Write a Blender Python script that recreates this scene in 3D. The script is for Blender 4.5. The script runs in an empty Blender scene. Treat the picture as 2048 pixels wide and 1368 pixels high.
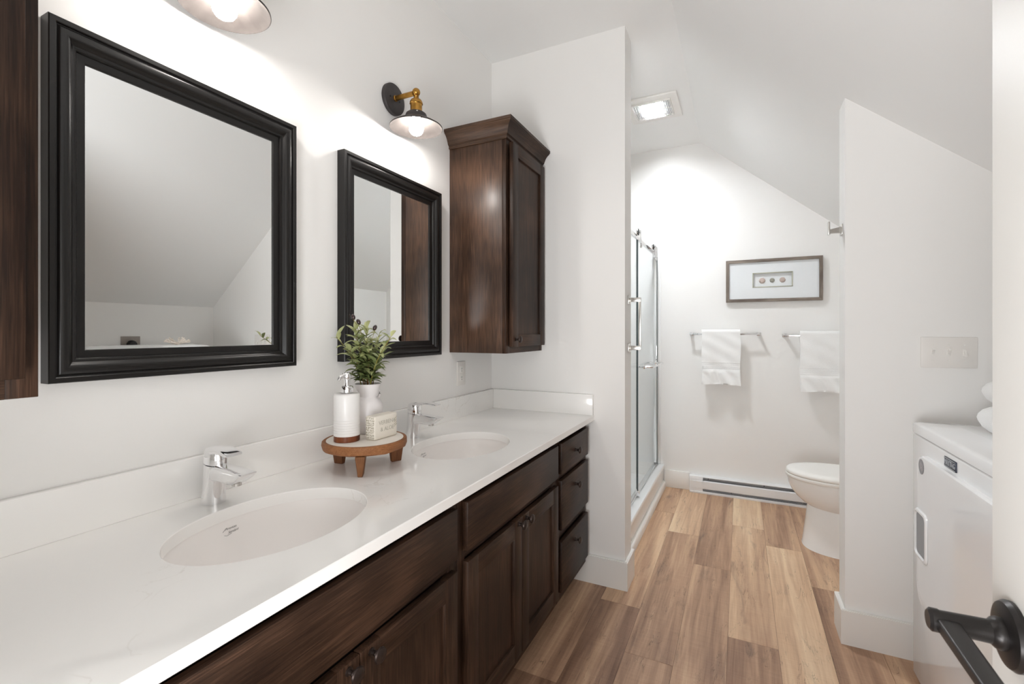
import bpy, bmesh, math, random
from mathutils import Vector, Matrix
random.seed(7)
PI = math.pi
scn = bpy.context.scene
C = scn.collection

# ------------------------------------------------------------------ camera
CAM_H = 1.262
cd = bpy.data.cameras.new('camera')
cam = bpy.data.objects.new('camera', cd); C.objects.link(cam)
cam.location = (0, 0, CAM_H)
cam.rotation_euler = (PI/2, 0, math.radians(26.03))
cd.sensor_width = 36; cd.lens = 933.5/2048*36
cd.shift_y = -19.7/2048
cd.clip_start = 0.02; cd.clip_end = 60
cd.dof.use_dof = True; cd.dof.focus_distance = 1.9; cd.dof.aperture_fstop = 13
scn.camera = cam

# ------------------------------------------------------------------ world, light, exposure
w = bpy.data.worlds.new('world'); scn.world = w; w.use_nodes = True
w.node_tree.nodes['Background'].inputs[0].default_value = (1.0, 0.985, 0.96, 1)
w.node_tree.nodes['Background'].inputs[1].default_value = 1.0
BULB_E = 132.0
FAN_E = 570.0
HALL_W = 50.0
scn.view_settings.view_transform = 'Standard'
scn.view_settings.look = 'None'
scn.view_settings.gamma = 1.0
scn.view_settings.use_curve_mapping = False
scn.view_settings.exposure = 0.09
scn.cycles.max_bounces = 14
scn.cycles.diffuse_bounces = 10
scn.cycles.glossy_bounces = 6
scn.cycles.transmission_bounces = 10
scn.cycles.transparent_max_bounces = 12
scn.cycles.use_denoising = True
scn.cycles.sample_clamp_indirect = 6.0
scn.cycles.caustics_reflective = False
scn.cycles.caustics_refractive = False

# added fill light behind the open doorway, tilted up to bounce off the ceiling
al = bpy.data.lights.new('hall_fill', 'AREA'); al.shape = 'RECTANGLE'; al.size = 0.8; al.size_y = 1.1
al.energy = HALL_W; al.color = (0.965, 0.98, 1.0)
alo = bpy.data.objects.new('hall_fill', al); C.objects.link(alo)
alo.location = (-0.42, -0.52, 0.86); alo.rotation_euler = (PI/2+1.0, 0, 0)

# ------------------------------------------------------------------ dimensions
XL = -1.25           # left wall
YN = 2.30            # face of both short partition walls
YNB = 2.44           # their back
XNL = -0.507         # end of left partition
XNR = 0.384          # end of right partition
YF = 3.99            # far wall
XK = 1.293           # knee wall
XT = 1.0             # wall behind the toilet
YR = -0.12           # wall with the doorway
ZC = 2.765           # flat ceiling
XR = -0.278          # where ceiling starts to slope
SL = 0.832
def slope(x): return ZC - SL*(x-XR)

# ------------------------------------------------------------------ materials
def srgb(r, g, b):
    f = lambda c: (c/255/12.92) if c/255 <= 0.04045 else ((c/255+0.055)/1.055)**2.4
    return (f(r), f(g), f(b), 1)
def mat(name, col, rough=0.5, metal=0.0, spec=0.5, coat=0.0, emit=None, es=0, trans=0, ior=1.45, bump=0, bscale=200, sheen=0, var=0, vscale=6):
    m = bpy.data.materials.new(name); m.use_nodes = True
    nt = m.node_tree; b = nt.nodes['Principled BSDF']
    b.inputs['Base Color'].default_value = col
    b.inputs['Roughness'].default_value = rough
    b.inputs['Metallic'].default_value = metal
    b.inputs['Specular IOR Level'].default_value = spec
    b.inputs['Coat Weight'].default_value = coat
    b.inputs['IOR'].default_value = ior
    b.inputs['Transmission Weight'].default_value = trans
    b.inputs['Sheen Weight'].default_value = sheen
    if emit:
        b.inputs['Emission Color'].default_value = emit; b.inputs['Emission Strength'].default_value = es
    tc = nt.nodes.new('ShaderNodeTexCoord')
    if bump:
        n = nt.nodes.new('ShaderNodeTexNoise'); n.inputs['Scale'].default_value = bscale; n.inputs['Detail'].default_value = 3
        nt.links.new(tc.outputs['Object'], n.inputs['Vector'])
        bp = nt.nodes.new('ShaderNodeBump'); bp.inputs['Strength'].default_value = bump; bp.inputs['Distance'].default_value = 0.002
        nt.links.new(n.outputs['Fac'], bp.inputs['Height']); nt.links.new(bp.outputs[0], b.inputs['Normal'])
    if var:
        n = nt.nodes.new('ShaderNodeTexNoise'); n.inputs['Scale'].default_value = vscale; n.inputs['Detail'].default_value = 5
        nt.links.new(tc.outputs['Object'], n.inputs['Vector'])
        r = nt.nodes.new('ShaderNodeValToRGB')
        r.color_ramp.elements[0].position = 0.35; r.color_ramp.elements[1].position = 0.65
        r.color_ramp.elements[0].color = tuple(c*(1-var) for c in col[:3])+(1,)
        r.color_ramp.elements[1].color = tuple(min(1, c*(1+var)) for c in col[:3])+(1,)
        nt.links.new(n.outputs['Fac'], r.inputs[0]); nt.links.new(r.outputs[0], b.inputs['Base Color'])
    return m

def wood(name, dark, mid, light, axis, rough=0.45, coat=0.0, gs=1.5, amount=0.32, bump=0.2, spec=0.22):
    """stained wood, grain running along the given local axis"""
    m = bpy.data.materials.new(name); m.use_nodes = True
    nt = m.node_tree; N = nt.nodes; L = nt.links; b = N['Principled BSDF']
    tc = N.new('ShaderNodeTexCoord')
    def mapped(s_long, s_cross):
        mp = N.new('ShaderNodeMapping')
        s = [s_cross]*3; s[axis] = s_long
        mp.inputs['Scale'].default_value = s
        L.new(tc.outputs['Object'], mp.inputs['Vector']); return mp
    m1 = mapped(2.2*gs, 34*gs); n1 = N.new('ShaderNodeTexNoise'); n1.inputs['Scale'].default_value = 1.0; n1.inputs['Detail'].default_value = 6; n1.inputs['Distortion'].default_value = 1.2
    L.new(m1.outputs[0], n1.inputs['Vector'])
    m2 = mapped(9*gs, 320*gs); n2 = N.new('ShaderNodeTexNoise'); n2.inputs['Scale'].default_value = 1.0; n2.inputs['Detail'].default_value = 3
    L.new(m2.outputs[0], n2.inputs['Vector'])
    n3 = N.new('ShaderNodeTexNoise'); n3.inputs['Scale'].default_value = 4.0; n3.inputs['Detail'].default_value = 2
    L.new(tc.outputs['Object'], n3.inputs['Vector'])
    a = N.new('ShaderNodeMath'); a.operation = 'MULTIPLY'; a.inputs[1].default_value = 0.26; L.new(n1.outputs['Fac'], a.inputs[0])
    c = N.new('ShaderNodeMath'); c.operation = 'MULTIPLY_ADD'; c.inputs[1].default_value = 0.34; L.new(n2.outputs['Fac'], c.inputs[0]); L.new(a.outputs[0], c.inputs[2])
    d = N.new('ShaderNodeMath'); d.operation = 'MULTIPLY_ADD'; d.inputs[1].default_value = 0.40; L.new(n3.outputs['Fac'], d.inputs[0]); L.new(c.outputs[0], d.inputs[2])
    r = N.new('ShaderNodeValToRGB'); L.new(d.outputs[0], r.inputs[0])
    e = r.color_ramp.elements
    e[0].position = 0.5-amount*0.35; e[0].color = dark; e[1].position = 0.5+amount*0.35; e[1].color = light
    x = e.new(0.5); x.color = mid
    L.new(r.outputs[0], b.inputs['Base Color'])
    b.inputs['Roughness'].default_value = rough; b.inputs['Specular IOR Level'].default_value = spec; b.inputs['Coat Weight'].default_value = coat; b.inputs['Coat Roughness'].default_value = 0.25
    bp = N.new('ShaderNodeBump'); bp.inputs['Strength'].default_value = bump; bp.inputs['Distance'].default_value = 0.001
    L.new(n2.outputs['Fac'], bp.inputs['Height']); L.new(bp.outputs[0], b.inputs['Normal'])
    return m

M = {}
M['wall'] = mat('wall_paint', srgb(240, 239, 237), 0.7, spec=0.15, bump=0.05, bscale=260)
M['ceil'] = mat('ceiling_paint', srgb(240, 240, 239), 1.0, spec=0.0, bump=0.03, bscale=260)
M['trim'] = mat('trim_paint', srgb(236, 235, 232), 0.32)
M['door'] = mat('door_paint', srgb(226, 223, 218), 0.4, bump=0.05, bscale=60)
DK, MD, LT = srgb(30, 18, 12), srgb(50, 34, 24), srgb(76, 54, 41)
M['wv'] = wood('stained_wood_vertical', DK, MD, LT, 2)
M['wh'] = wood('stained_wood_along', DK, MD, LT, 1)
M['wx'] = wood('stained_wood_across', DK, MD, LT, 0)
M['wside'] = wood('stained_veneer', srgb(44, 29, 20), srgb(70, 49, 36), srgb(98, 71, 53), 2, rough=0.36, coat=0.12, spec=0.4)
M['wcrown'] = wood('stained_crown', srgb(52, 36, 26), srgb(80, 59, 45), srgb(104, 79, 62), 0, rough=0.4, coat=0.1, spec=0.4)
M['seam'] = mat('plank_seam', srgb(92, 68, 54), 0.7)
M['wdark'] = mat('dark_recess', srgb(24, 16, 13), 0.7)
M['knob'] = mat('oil_rubbed_bronze', srgb(62, 52, 48), 0.38, metal=0.75)
M['frame'] = mat('black_frame', srgb(20, 18, 17), 0.33, spec=0.5)
M['mirror'] = mat('silvered_glass', (0.91, 0.925, 0.92, 1), 0.003, metal=1.0)
M['chrome'] = mat('chrome', (0.88, 0.88, 0.89, 1), 0.05, metal=1.0)
M['nickel'] = mat('brushed_nickel', (0.62, 0.6, 0.57, 1), 0.26, metal=1.0)
M['porc'] = mat('porcelain', srgb(236, 235, 233), 0.15, coat=0.2)
M['sinkp'] = mat('sink_porcelain', srgb(245, 242, 240), 0.3, spec=0.4)
M['plate'] = mat('plate_plastic', srgb(234, 231, 227), 0.4)
M['plastic'] = mat('white_plastic', srgb(238, 236, 232), 0.35)
M['appl'] = mat('appliance_enamel', srgb(246, 247, 248), 0.13, coat=0.4)
M['acry'] = mat('shower_acrylic', srgb(242, 243, 243), 0.18, coat=0.3)
M['brass'] = mat('aged_brass', srgb(176, 132, 66), 0.3, metal=1.0, var=0.12, vscale=60)
M['iron'] = mat('charcoal_metal', srgb(66, 62, 62), 0.5, metal=0.35, var=0.12, vscale=40)
M['shin'] = mat('brushed_shade_lining', srgb(58, 54, 52), 0.6, spec=0.15, var=0.2, vscale=22)
M['bulb'] = mat('bulb_glass', (1, 1, 1, 1), 0.4, emit=(1.0, 0.955, 0.91, 1), es=BULB_E)
M['fanlens'] = mat('fan_lens', (1, 1, 1, 1), 0.4, emit=(0.93, 0.965, 1.0, 1), es=FAN_E)
M['blackm'] = mat('matte_black_metal', srgb(44, 41, 40), 0.33, metal=0.5)
M['towel'] = mat('terry_cotton', srgb(248, 248, 247), 0.95, spec=0.1, bump=1.0, bscale=420, sheen=0.3)
M['darkgap'] = mat('dark_gap', srgb(40, 42, 45), 0.6)
M['htr'] = mat('heater_enamel', srgb(232, 233, 234), 0.35)
M['fin'] = mat('heater_fins', srgb(160, 161, 164), 0.45, metal=0.5)
M['fframe'] = wood('weathered_frame_wood', srgb(86, 77, 70), srgb(122, 111, 102), srgb(150, 139, 129), 0, rough=0.6, coat=0, gs=1.4)
M['fframez'] = wood('weathered_frame_upright', srgb(86, 77, 70), srgb(122, 111, 102), srgb(150, 139, 129), 2, rough=0.6, coat=0, gs=1.4)
M['mat'] = mat('picture_mat', srgb(236, 238, 239), 0.8)
M['champ'] = mat('champagne_fillet', srgb(186, 184, 166), 0.4, metal=0.4)
M['shell'] = mat('sea_urchin_shell', srgb(198, 180, 172), 0.7, var=0.18, vscale=180)
M['shellg'] = mat('grey_sea_urchin_shell', srgb(158, 156, 146), 0.7, var=0.25, vscale=180)
M['tray'] = wood('tray_wood', srgb(92, 56, 32), srgb(140, 92, 58), srgb(172, 122, 82), 1, rough=0.55, coat=0, gs=1.2, amount=0.6)
M['trayleg'] = wood('tray_leg_wood', srgb(70, 40, 26), srgb(112, 72, 46), srgb(150, 104, 66), 2, rough=0.55, coat=0, gs=1.2, amount=0.6)
M['enamel'] = mat('tray_enamel', srgb(232, 226, 218), 0.45, var=0.03, vscale=20)
M['ceram'] = mat('white_ceramic', srgb(232, 230, 228), 0.35, coat=0.15)
M['vase'] = mat('matte_vase_ceramic', srgb(228, 224, 224), 0.42, coat=0.1)
M['dband'] = wood('dispenser_wood', srgb(66, 32, 18), srgb(108, 58, 34), srgb(136, 80, 50), 2, rough=0.4, coat=0.1, gs=2)
M['soap'] = mat('soap_bar', srgb(228, 222, 211), 0.6, bump=0.3, bscale=120)
M['soapt'] = mat('pressed_lettering', srgb(182, 177, 166), 0.7)
M['soapo'] = mat('pressed_ornament', srgb(150, 142, 118), 0.7)
M['olive'] = mat('olive_fruit', srgb(52, 34, 34), 0.25, coat=0.5)
M['stem'] = mat('stem_green', srgb(138, 128, 58), 0.55)
M['stemb'] = mat('stem_brown', srgb(120, 88, 52), 0.6)
M['badge'] = mat('badge_dark', srgb(62, 66, 78), 0.3, metal=0.5)
M['badget'] = mat('badge_letters', srgb(196, 200, 206), 0.3, metal=0.6)
M['sticker'] = mat('sticker_grey', srgb(168, 164, 166), 0.5, var=0.3, vscale=240)
M['print'] = mat('printed_script', srgb(70, 68, 68), 0.5)
M['grey'] = mat('grey_recess', srgb(150, 152, 155), 0.4)
M['coral'] = mat('dried_coral', srgb(240, 230, 220), 0.85, var=0.1, vscale=60)
M['steelplate'] = mat('steel_plate', srgb(140, 132, 126), 0.35, metal=0.8)
M['rubber'] = mat('black_rubber', srgb(30, 30, 32), 0.5)

# quartz worktop: white with faint grey veins
def quartz():
    m = bpy.data.materials.new('white_quartz'); m.use_nodes = True
    nt = m.node_tree; N = nt.nodes; L = nt.links; b = N['Principled BSDF']
    tc = N.new('ShaderNodeTexCoord')
    n = N.new('ShaderNodeTexNoise'); n.inputs['Scale'].default_value = 7; n.inputs['Detail'].default_value = 7; n.inputs['Distortion'].default_value = 1.5
    L.new(tc.outputs['Object'], n.inputs['Vector'])
    s = N.new('ShaderNodeMath'); s.operation = 'SUBTRACT'; s.inputs[1].default_value = 0.5; L.new(n.outputs['Fac'], s.inputs[0])
    a = N.new('ShaderNodeMath'); a.operation = 'ABSOLUTE'; L.new(s.outputs[0], a.inputs[0])
    n2 = N.new('ShaderNodeTexNoise'); n2.inputs['Scale'].default_value = 3.2; n2.inputs['Detail'].default_value = 2
    L.new(tc.outputs['Object'], n2.inputs['Vector'])
    g = N.new('ShaderNodeMapRange'); g.inputs[1].default_value = 0.56; g.inputs[2].default_value = 0.72; L.new(n2.outputs['Fac'], g.inputs[0])
    r = N.new('ShaderNodeMapRange'); r.inputs[1].default_value = 0.0; r.inputs[2].default_value = 0.012; r.inputs[3].default_value = 1; r.inputs[4].default_value = 0
    L.new(a.outputs[0], r.inputs[0])
    mu = N.new('ShaderNodeMath'); mu.operation = 'MULTIPLY'; L.new(r.outputs[0], mu.inputs[0]); L.new(g.outputs[0], mu.inputs[1])
    mx = N.new('ShaderNodeMix'); mx.data_type = 'RGBA'
    mx.inputs[6].default_value = srgb(246, 245, 243); mx.inputs[7].default_value = srgb(221, 217, 211)
    L.new(mu.outputs[0], mx.inputs[0]); L.new(mx.outputs[2], b.inputs['Base Color'])
    b.inputs['Roughness'].default_value = 0.09
    return m
M['quartz'] = quartz()

# clear shower glass with a green body: thin transparent sheet with fresnel gloss
def glass(name, tint):
    m = bpy.data.materials.new(name); m.use_nodes = True
    nt = m.node_tree; N = nt.nodes; L = nt.links
    N.remove(N['Principled BSDF']); out = N['Material Output']
    t = N.new('ShaderNodeBsdfTransparent'); t.inputs[0].default_value = tint
    g = N.new('ShaderNodeBsdfGlossy'); g.inputs['Roughness'].default_value = 0.02
    f = N.new('ShaderNodeFresnel'); f.inputs[0].default_value = 1.45
    q = N.new('ShaderNodeMath'); q.operation = 'MULTIPLY'; q.inputs[1].default_value = 0.55; L.new(f.outputs[0], q.inputs[0])
    ge = N.new('ShaderNodeNewGeometry'); iv = N.new('ShaderNodeMath'); iv.operation = 'SUBTRACT'; iv.inputs[0].default_value = 1; L.new(ge.outputs['Backfacing'], iv.inputs[1])
    q2 = N.new('ShaderNodeMath'); q2.operation = 'MULTIPLY'; L.new(q.outputs[0], q2.inputs[0]); L.new(iv.outputs[0], q2.inputs[1]); q = q2
    mx = N.new('ShaderNodeMixShader'); L.new(q.outputs[0], mx.inputs[0]); L.new(t.outputs[0], mx.inputs[1]); L.new(g.outputs[0], mx.inputs[2])
    L.new(mx.outputs[0], out.inputs[0]); return m
M['glass'] = glass('shower_glass', (0.98, 0.988, 0.986, 1))
M['pglass'] = glass('picture_glass', (0.992, 0.995, 0.998, 1))
M['gedge'] = mat('glass_edge', srgb(72, 84, 86), 0.15, coat=0.5)

# leaves: colour varies from leaf to leaf through a colour attribute
def leafmat():
    m = bpy.data.materials.new('olive_leaf'); m.use_nodes = True
    nt = m.node_tree; b = nt.nodes['Principled BSDF']
    at = nt.nodes.new('ShaderNodeAttribute'); at.attribute_name = 'tone'
    r = nt.nodes.new('ShaderNodeValToRGB'); e = r.color_ramp.elements
    e[0].color = srgb(54, 68, 40); e[1].color = srgb(200, 202, 150)
    x = e.new(0.5); x.color = srgb(120, 132, 80)
    nt.links.new(at.outputs['Fac'], r.inputs[0]); nt.links.new(r.outputs[0], b.inputs['Base Color'])
    b.inputs['Roughness'].default_value = 0.42; b.inputs['Specular IOR Level'].default_value = 0.5
    return m
M['leaf'] = leafmat()

def floormat():
    m = bpy.data.materials.new('plank_floor'); m.use_nodes = True
    nt = m.node_tree; N = nt.nodes; L = nt.links; b = N['Principled BSDF']
    tc = N.new('ShaderNodeTexCoord')
    at = N.new('ShaderNodeAttribute'); at.attribute_name = 'plank'      # r: seed, g: tone, b: contrast
    sp = N.new('ShaderNodeSeparateColor'); L.new(at.outputs['Color'], sp.inputs[0])
    cb = N.new('ShaderNodeCombineXYZ')
    s1 = N.new('ShaderNodeMath'); s1.operation = 'MULTIPLY'; s1.inputs[1].default_value = 37.0; L.new(sp.outputs[0], s1.inputs[0])
    L.new(s1.outputs[0], cb.inputs[2]); L.new(s1.outputs[0], cb.inputs[0])
    ad = N.new('ShaderNodeVectorMath'); ad.operation = 'ADD'; L.new(tc.outputs['Object'], ad.inputs[0]); L.new(cb.outputs[0], ad.inputs[1])
    def noise(sx, sy, detail, dist, sc=1.0):
        mp = N.new('ShaderNodeMapping'); mp.inputs['Scale'].default_value = (sx, sy, 1); L.new(ad.outputs[0], mp.inputs['Vector'])
        n = N.new('ShaderNodeTexNoise'); n.inputs['Scale'].default_value = sc; n.inputs['Detail'].default_value = detail; n.inputs['Distortion'].default_value = dist
        L.new(mp.outputs[0], n.inputs['Vector']); return n
    big = noise(10, 0.55, 3, 0.45)        # wide streaks
    mid = noise(36, 1.7, 6, 1.3)        # figure
    fine = noise(230, 8, 3, 0.2)        # pores
    saw = noise(10, 170, 2, 0.3)        # faint cross saw marks
    blot = noise(9, 2.2, 5, 1.9)        # dark knots / smoke
    def madd(a, k, c):
        x = N.new('ShaderNodeMath'); x.operation = 'MULTIPLY_ADD'; L.new(a, x.inputs[0]); x.inputs[1].default_value = k
        if c is None: x.inputs[2].default_value = 0
        else: L.new(c, x.inputs[2])
        return x.outputs[0]
    v = madd(big.outputs['Fac'], 1.05, None)
    v = madd(mid.outputs['Fac'], 0.44, v)
    v = madd(fine.outputs['Fac'], 0.16, v)
    v = madd(saw.outputs['Fac'], 0.10, v)
    t = N.new('ShaderNodeMath'); t.operation = 'ADD'; L.new(v, t.inputs[0])
    k = N.new('ShaderNodeMath'); k.operation = 'MULTIPLY_ADD'; L.new(sp.outputs[1], k.inputs[0]); k.inputs[1].default_value = 0.62; k.inputs[2].default_value = -0.665
    L.new(k.outputs[0], t.inputs[1])
    r = N.new('ShaderNodeValToRGB'); L.new(t.outputs[0], r.inputs[0]); e = r.color_ramp.elements
    e[0].position = 0.12; e[0].color = srgb(114, 84, 66); e[1].position = 0.95; e[1].color = srgb(234, 208, 174)
    for p, c in ((0.32, (148, 115, 93)), (0.50, (180, 145, 118)), (0.70, (208, 174, 142))):
        x = e.new(p); x.color = srgb(*c)
    # knots and smoky grey-brown patches
    mr = N.new('ShaderNodeMapRange'); mr.inputs[1].default_value = 0.60; mr.inputs[2].default_value = 0.76; mr.inputs[3].default_value = 0; mr.inputs[4].default_value = 0.62
    L.new(blot.outputs['Fac'], mr.inputs[0])
    mk = N.new('ShaderNodeMath'); mk.operation = 'MULTIPLY'; L.new(mr.outputs[0], mk.inputs[0]); L.new(sp.outputs[2], mk.inputs[1])
    mx = N.new('ShaderNodeMix'); mx.data_type = 'RGBA'; mx.inputs[7].default_value = srgb(104, 86, 76)
    L.new(mk.outputs[0], mx.inputs[0]); L.new(r.outputs[0], mx.inputs[6])
    # thin dark cracks along the grain
    cr = noise(20, 1.7, 7, 2.6)
    c1 = N.new('ShaderNodeMath'); c1.operation = 'SUBTRACT'; c1.inputs[1].default_value = 0.5; L.new(cr.outputs['Fac'], c1.inputs[0])
    c2 = N.new('ShaderNodeMath'); c2.operation = 'ABSOLUTE'; L.new(c1.outputs[0], c2.inputs[0])
    c3 = N.new('ShaderNodeMapRange'); c3.inputs[1].default_value = 0; c3.inputs[2].default_value = 0.010; c3.inputs[3].default_value = 0.75; c3.inputs[4].default_value = 0
    L.new(c2.outputs[0], c3.inputs[0])
    gm = N.new('ShaderNodeMapRange'); gm.inputs[1].default_value = 0.48; gm.inputs[2].default_value = 0.60; L.new(blot.outputs['Fac'], gm.inputs[0])
    c4 = N.new('ShaderNodeMath'); c4.operation = 'MULTIPLY'; L.new(c3.outputs[0], c4.inputs[0]); L.new(gm.outputs[0], c4.inputs[1])
    mx2 = N.new('ShaderNodeMix'); mx2.data_type = 'RGBA'; mx2.inputs[7].default_value = srgb(84, 60, 46)
    L.new(c4.outputs[0], mx2.inputs[0]); L.new(mx.outputs[2], mx2.inputs[6])
    L.new(mx2.outputs[2], b.inputs['Base Color'])
    b.inputs['Roughness'].default_value = 0.42
    b.inputs['Specular IOR Level'].default_value = 0.4
    bp = N.new('ShaderNodeBump'); bp.inputs['Strength'].default_value = 0.15; bp.inputs['Distance'].default_value = 0.001
    L.new(fine.outputs['Fac'], bp.inputs['Height']); L.new(bp.outputs[0], b.inputs['Normal'])
    return m
M['floor'] = floormat()

# ------------------------------------------------------------------ mesh helpers (world coordinates)
def wloc(o):
    v = Vector((0, 0, 0))
    while o: v += o.location; o = o.parent
    return v
class MB:
    def __init__(s): s.bm = bmesh.new()
    def face(s, pts, m=0, smooth=False):
        vs = [s.bm.verts.new(p) for p in pts]
        f = s.bm.faces.new(vs); f.material_index = m; f.smooth = smooth; return f
    def box(s, x0, x1, y0, y1, z0, z1, bev=0.0, m=0, seg=2):
        t = bmesh.new()
        bmesh.ops.create_cube(t, size=1)
        for v in t.verts:
            v.co = Vector(((x0+x1)/2+v.co.x*(x1-x0), (y0+y1)/2+v.co.y*(y1-y0), (z0+z1)/2+v.co.z*(z1-z0)))
        if bev > 0:
            bev = min(bev, 0.45*min(abs(x1-x0), abs(y1-y0), abs(z1-z0)))
            bmesh.ops.bevel(t, geom=t.edges[:], offset=bev, segments=seg, profile=0.5, affect='EDGES')
        for f in t.faces: f.material_index = m
        s.merge(t); return s
    def merge(s, t, mtx=None):
        if mtx is not None: bmesh.ops.transform(t, matrix=mtx, verts=t.verts)
        mp = {}
        for v in t.verts: mp[v] = s.bm.verts.new(v.co)
        for f in t.faces:
            try:
                g = s.bm.faces.new([mp[v] for v in f.verts]); g.material_index = f.material_index; g.smooth = f.smooth
            except ValueError: pass
        t.free()
    def loft(s, rings, cap0=True, cap1=True, m=0, smooth=True, closed=True):
        prev = None; first = None
        for r in rings:
            cur = [s.bm.verts.new(p) for p in r]
            if first is None: first = cur
            if prev:
                n = len(cur)
                for i in range(n if closed else n-1):
                    j = (i+1) % n
                    f = s.bm.faces.new((prev[i], prev[j], cur[j], cur[i])); f.material_index = m; f.smooth = smooth
            prev = cur
        if cap0 and closed: f = s.bm.faces.new(first[::-1]); f.material_index = m; f.smooth = False
        if cap1 and closed: f = s.bm.faces.new(prev); f.material_index = m; f.smooth = False
        return s
    def lathe(s, prof, c, axis='z', n=32, m=0, cap0=True, cap1=True):
        """prof: (radius, height) list; axis: direction of height"""
        rings = []
        for r, h in prof:
            ring = []
            for i in range(n):
                a = 2*PI*i/n; u, v = max(r, 1e-5)*math.cos(a), max(r, 1e-5)*math.sin(a)
                if axis == 'z': p = (c[0]+u, c[1]+v, c[2]+h)
                elif axis == 'x': p = (c[0]+h, c[1]+u, c[2]+v)
                else: p = (c[0]+v, c[1]+h, c[2]+u)
                ring.append(p)
            rings.append(ring)
        return s.loft(rings, cap0, cap1, m)
    def tube(s, pts, r, n=10, m=0, flat=None):
        pts = [Vector(p) for p in pts]; rings = []
        rs = r if isinstance(r, (list, tuple)) else [r]*len(pts)
        up = Vector((0, 0, 1))
        for i, p in enumerate(pts):
            d = (pts[min(i+1, len(pts)-1)]-pts[max(i-1, 0)]).normalized()
            a = d.cross(up)
            if a.length < 0.05: a = d.cross(Vector((0, 1, 0)))
            a.normalize(); b = a.cross(d).normalized()
            rings.append([p+a*rs[i]*math.cos(2*PI*k/n)+b*rs[i]*math.sin(2*PI*k/n)*(flat or 1) for k in range(n)])
        return s.loft(rings, True, True, m)
    def sphere(s, c, r, m=0, sc=(1, 1, 1), u=20, v=12, rot=None):
        t = bmesh.new(); bmesh.ops.create_uvsphere(t, u_segments=u, v_segments=v, radius=r)
        for f in t.faces: f.smooth = True; f.material_index = m
        mt = Matrix.Translation(c) @ (rot.to_4x4() if rot else Matrix()) @ Matrix.Diagonal((sc[0], sc[1], sc[2], 1))
        s.merge(t, mt); return s
    def prism(s, poly, ax, a0, a1, m=0):
        """extrude 2D polygon; ax = extrusion axis 'x'/'y'/'z'; poly in the other two (cyclic order yz, xz, xy)"""
        def P(p, a):
            return {'x': (a, p[0], p[1]), 'y': (p[0], a, p[1]), 'z': (p[0], p[1], a)}[ax]
        return s.loft([[P(p, a0) for p in poly], [P(p, a1) for p in poly]], m=m, smooth=False)
    def build(s, name, mats, parent=None, angle=35, bevel=0):
        bmesh.ops.recalc_face_normals(s.bm, faces=s.bm.faces)
        me = bpy.data.meshes.new(name)
        if parent is not None:
            off = wloc(parent)
            for v in s.bm.verts: v.co -= off
        s.bm.to_mesh(me); s.bm.free()
        if not isinstance(mats, (list, tuple)): mats = [mats]
        for k in mats: me.materials.append(M[k] if isinstance(k, str) else k)
        me.set_sharp_from_angle(angle=math.radians(angle))
        o = bpy.data.objects.new(name, me); C.objects.link(o)
        if parent is not None: o.parent = parent
        return o

def thing(name, label, cat, loc, group=None):
    o = bpy.data.objects.new(name, None); C.objects.link(o); o.location = loc; o.empty_display_size = 0.05
    o['label'] = label; o['category'] = cat
    if group: o['group'] = group
    return o
def tag(o, label, cat, group=None):
    o['label'] = label; o['category'] = cat
    if group: o['group'] = group
    return o
def struct(o): o['kind'] = 'structure'; return o
def dup(root, loc, label=None, group=None):
    r = root.copy(); C.objects.link(r); r.location = loc
    if label: r['label'] = label
    if group: r['group'] = group
    def rec(src, dst):
        for ch in list(src.children):
            c = ch.copy(); C.objects.link(c); c.parent = dst; rec(ch, c)
    rec(root, r); return r
def text_mesh(body, size, depth=0.0006, font_shear=0.0, align='CENTER', space=1.0, thin=0.0):
    cu = bpy.data.curves.new('t', 'FONT'); cu.body = body; cu.size = size; cu.extrude = depth; cu.shear = font_shear
    cu.align_x = align; cu.align_y = 'CENTER'; cu.space_character = space; cu.resolution_u = 3; cu.offset = thin
    o = bpy.data.objects.new('t', cu); C.objects.link(o)
    bpy.context.view_layer.update()
    me = bpy.data.meshes.new_from_object(o.evaluated_get(bpy.context.evaluated_depsgraph_get()))
    bpy.data.objects.remove(o); t = bmesh.new(); t.from_mesh(me); return t

# ================================================================== SETTING
# floor: planks with real joints
fl = MB(); fl.box(XL-0.05, XK+0.05, -1.2, YF+0.05, -0.06, -0.0025, m=1)
lay = fl.bm.loops.layers.float_color.new('plank')
PW, PL = 0.1828, 1.247
# per row: position of one joint and tones (seed, tone, contrast) by plank index counted from that joint upwards
rows = {-7: (0.9, {}), -6: (0.3, {}), -5: (1.2, {}), -4: (0.55, {}), -3: (1.58, {0: (0.42, .30, .5), -1: (0.5, .22, .6)}),  # last row here: shade beside the vanity put into darker tones
        -2: (2.170, {0: (0.13, .60, .5), -1: (0.71, .30, .7)}),
        -1: (1.852, {0: (0.37, .36, .8), 1: (0.61, .62, .6), -1: (0.24, .36, .5)}),
        0: (1.475, {0: (0.83, .40, .7), 1: (0.05, .40, 1.25)}),
        1: (2.131, {0: (0.47, .70, .7), 1: (0.91, .86, .3), -1: (0.29, .18, 1.25)}),
        2: (1.893, {0: (0.57, .95, .5), 1: (0.33, .45, .6), -1: (0.03, .7, .5)}),
        3: (2.73, {0: (0.19, .45, .6), -1: (0.77, .26, .9)}),
        4: (1.3, {}), 5: (2.0, {}), 6: (1.6, {}), 7: (2.4, {}), 8: (1.1, {}), 9: (1.9, {})}
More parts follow.
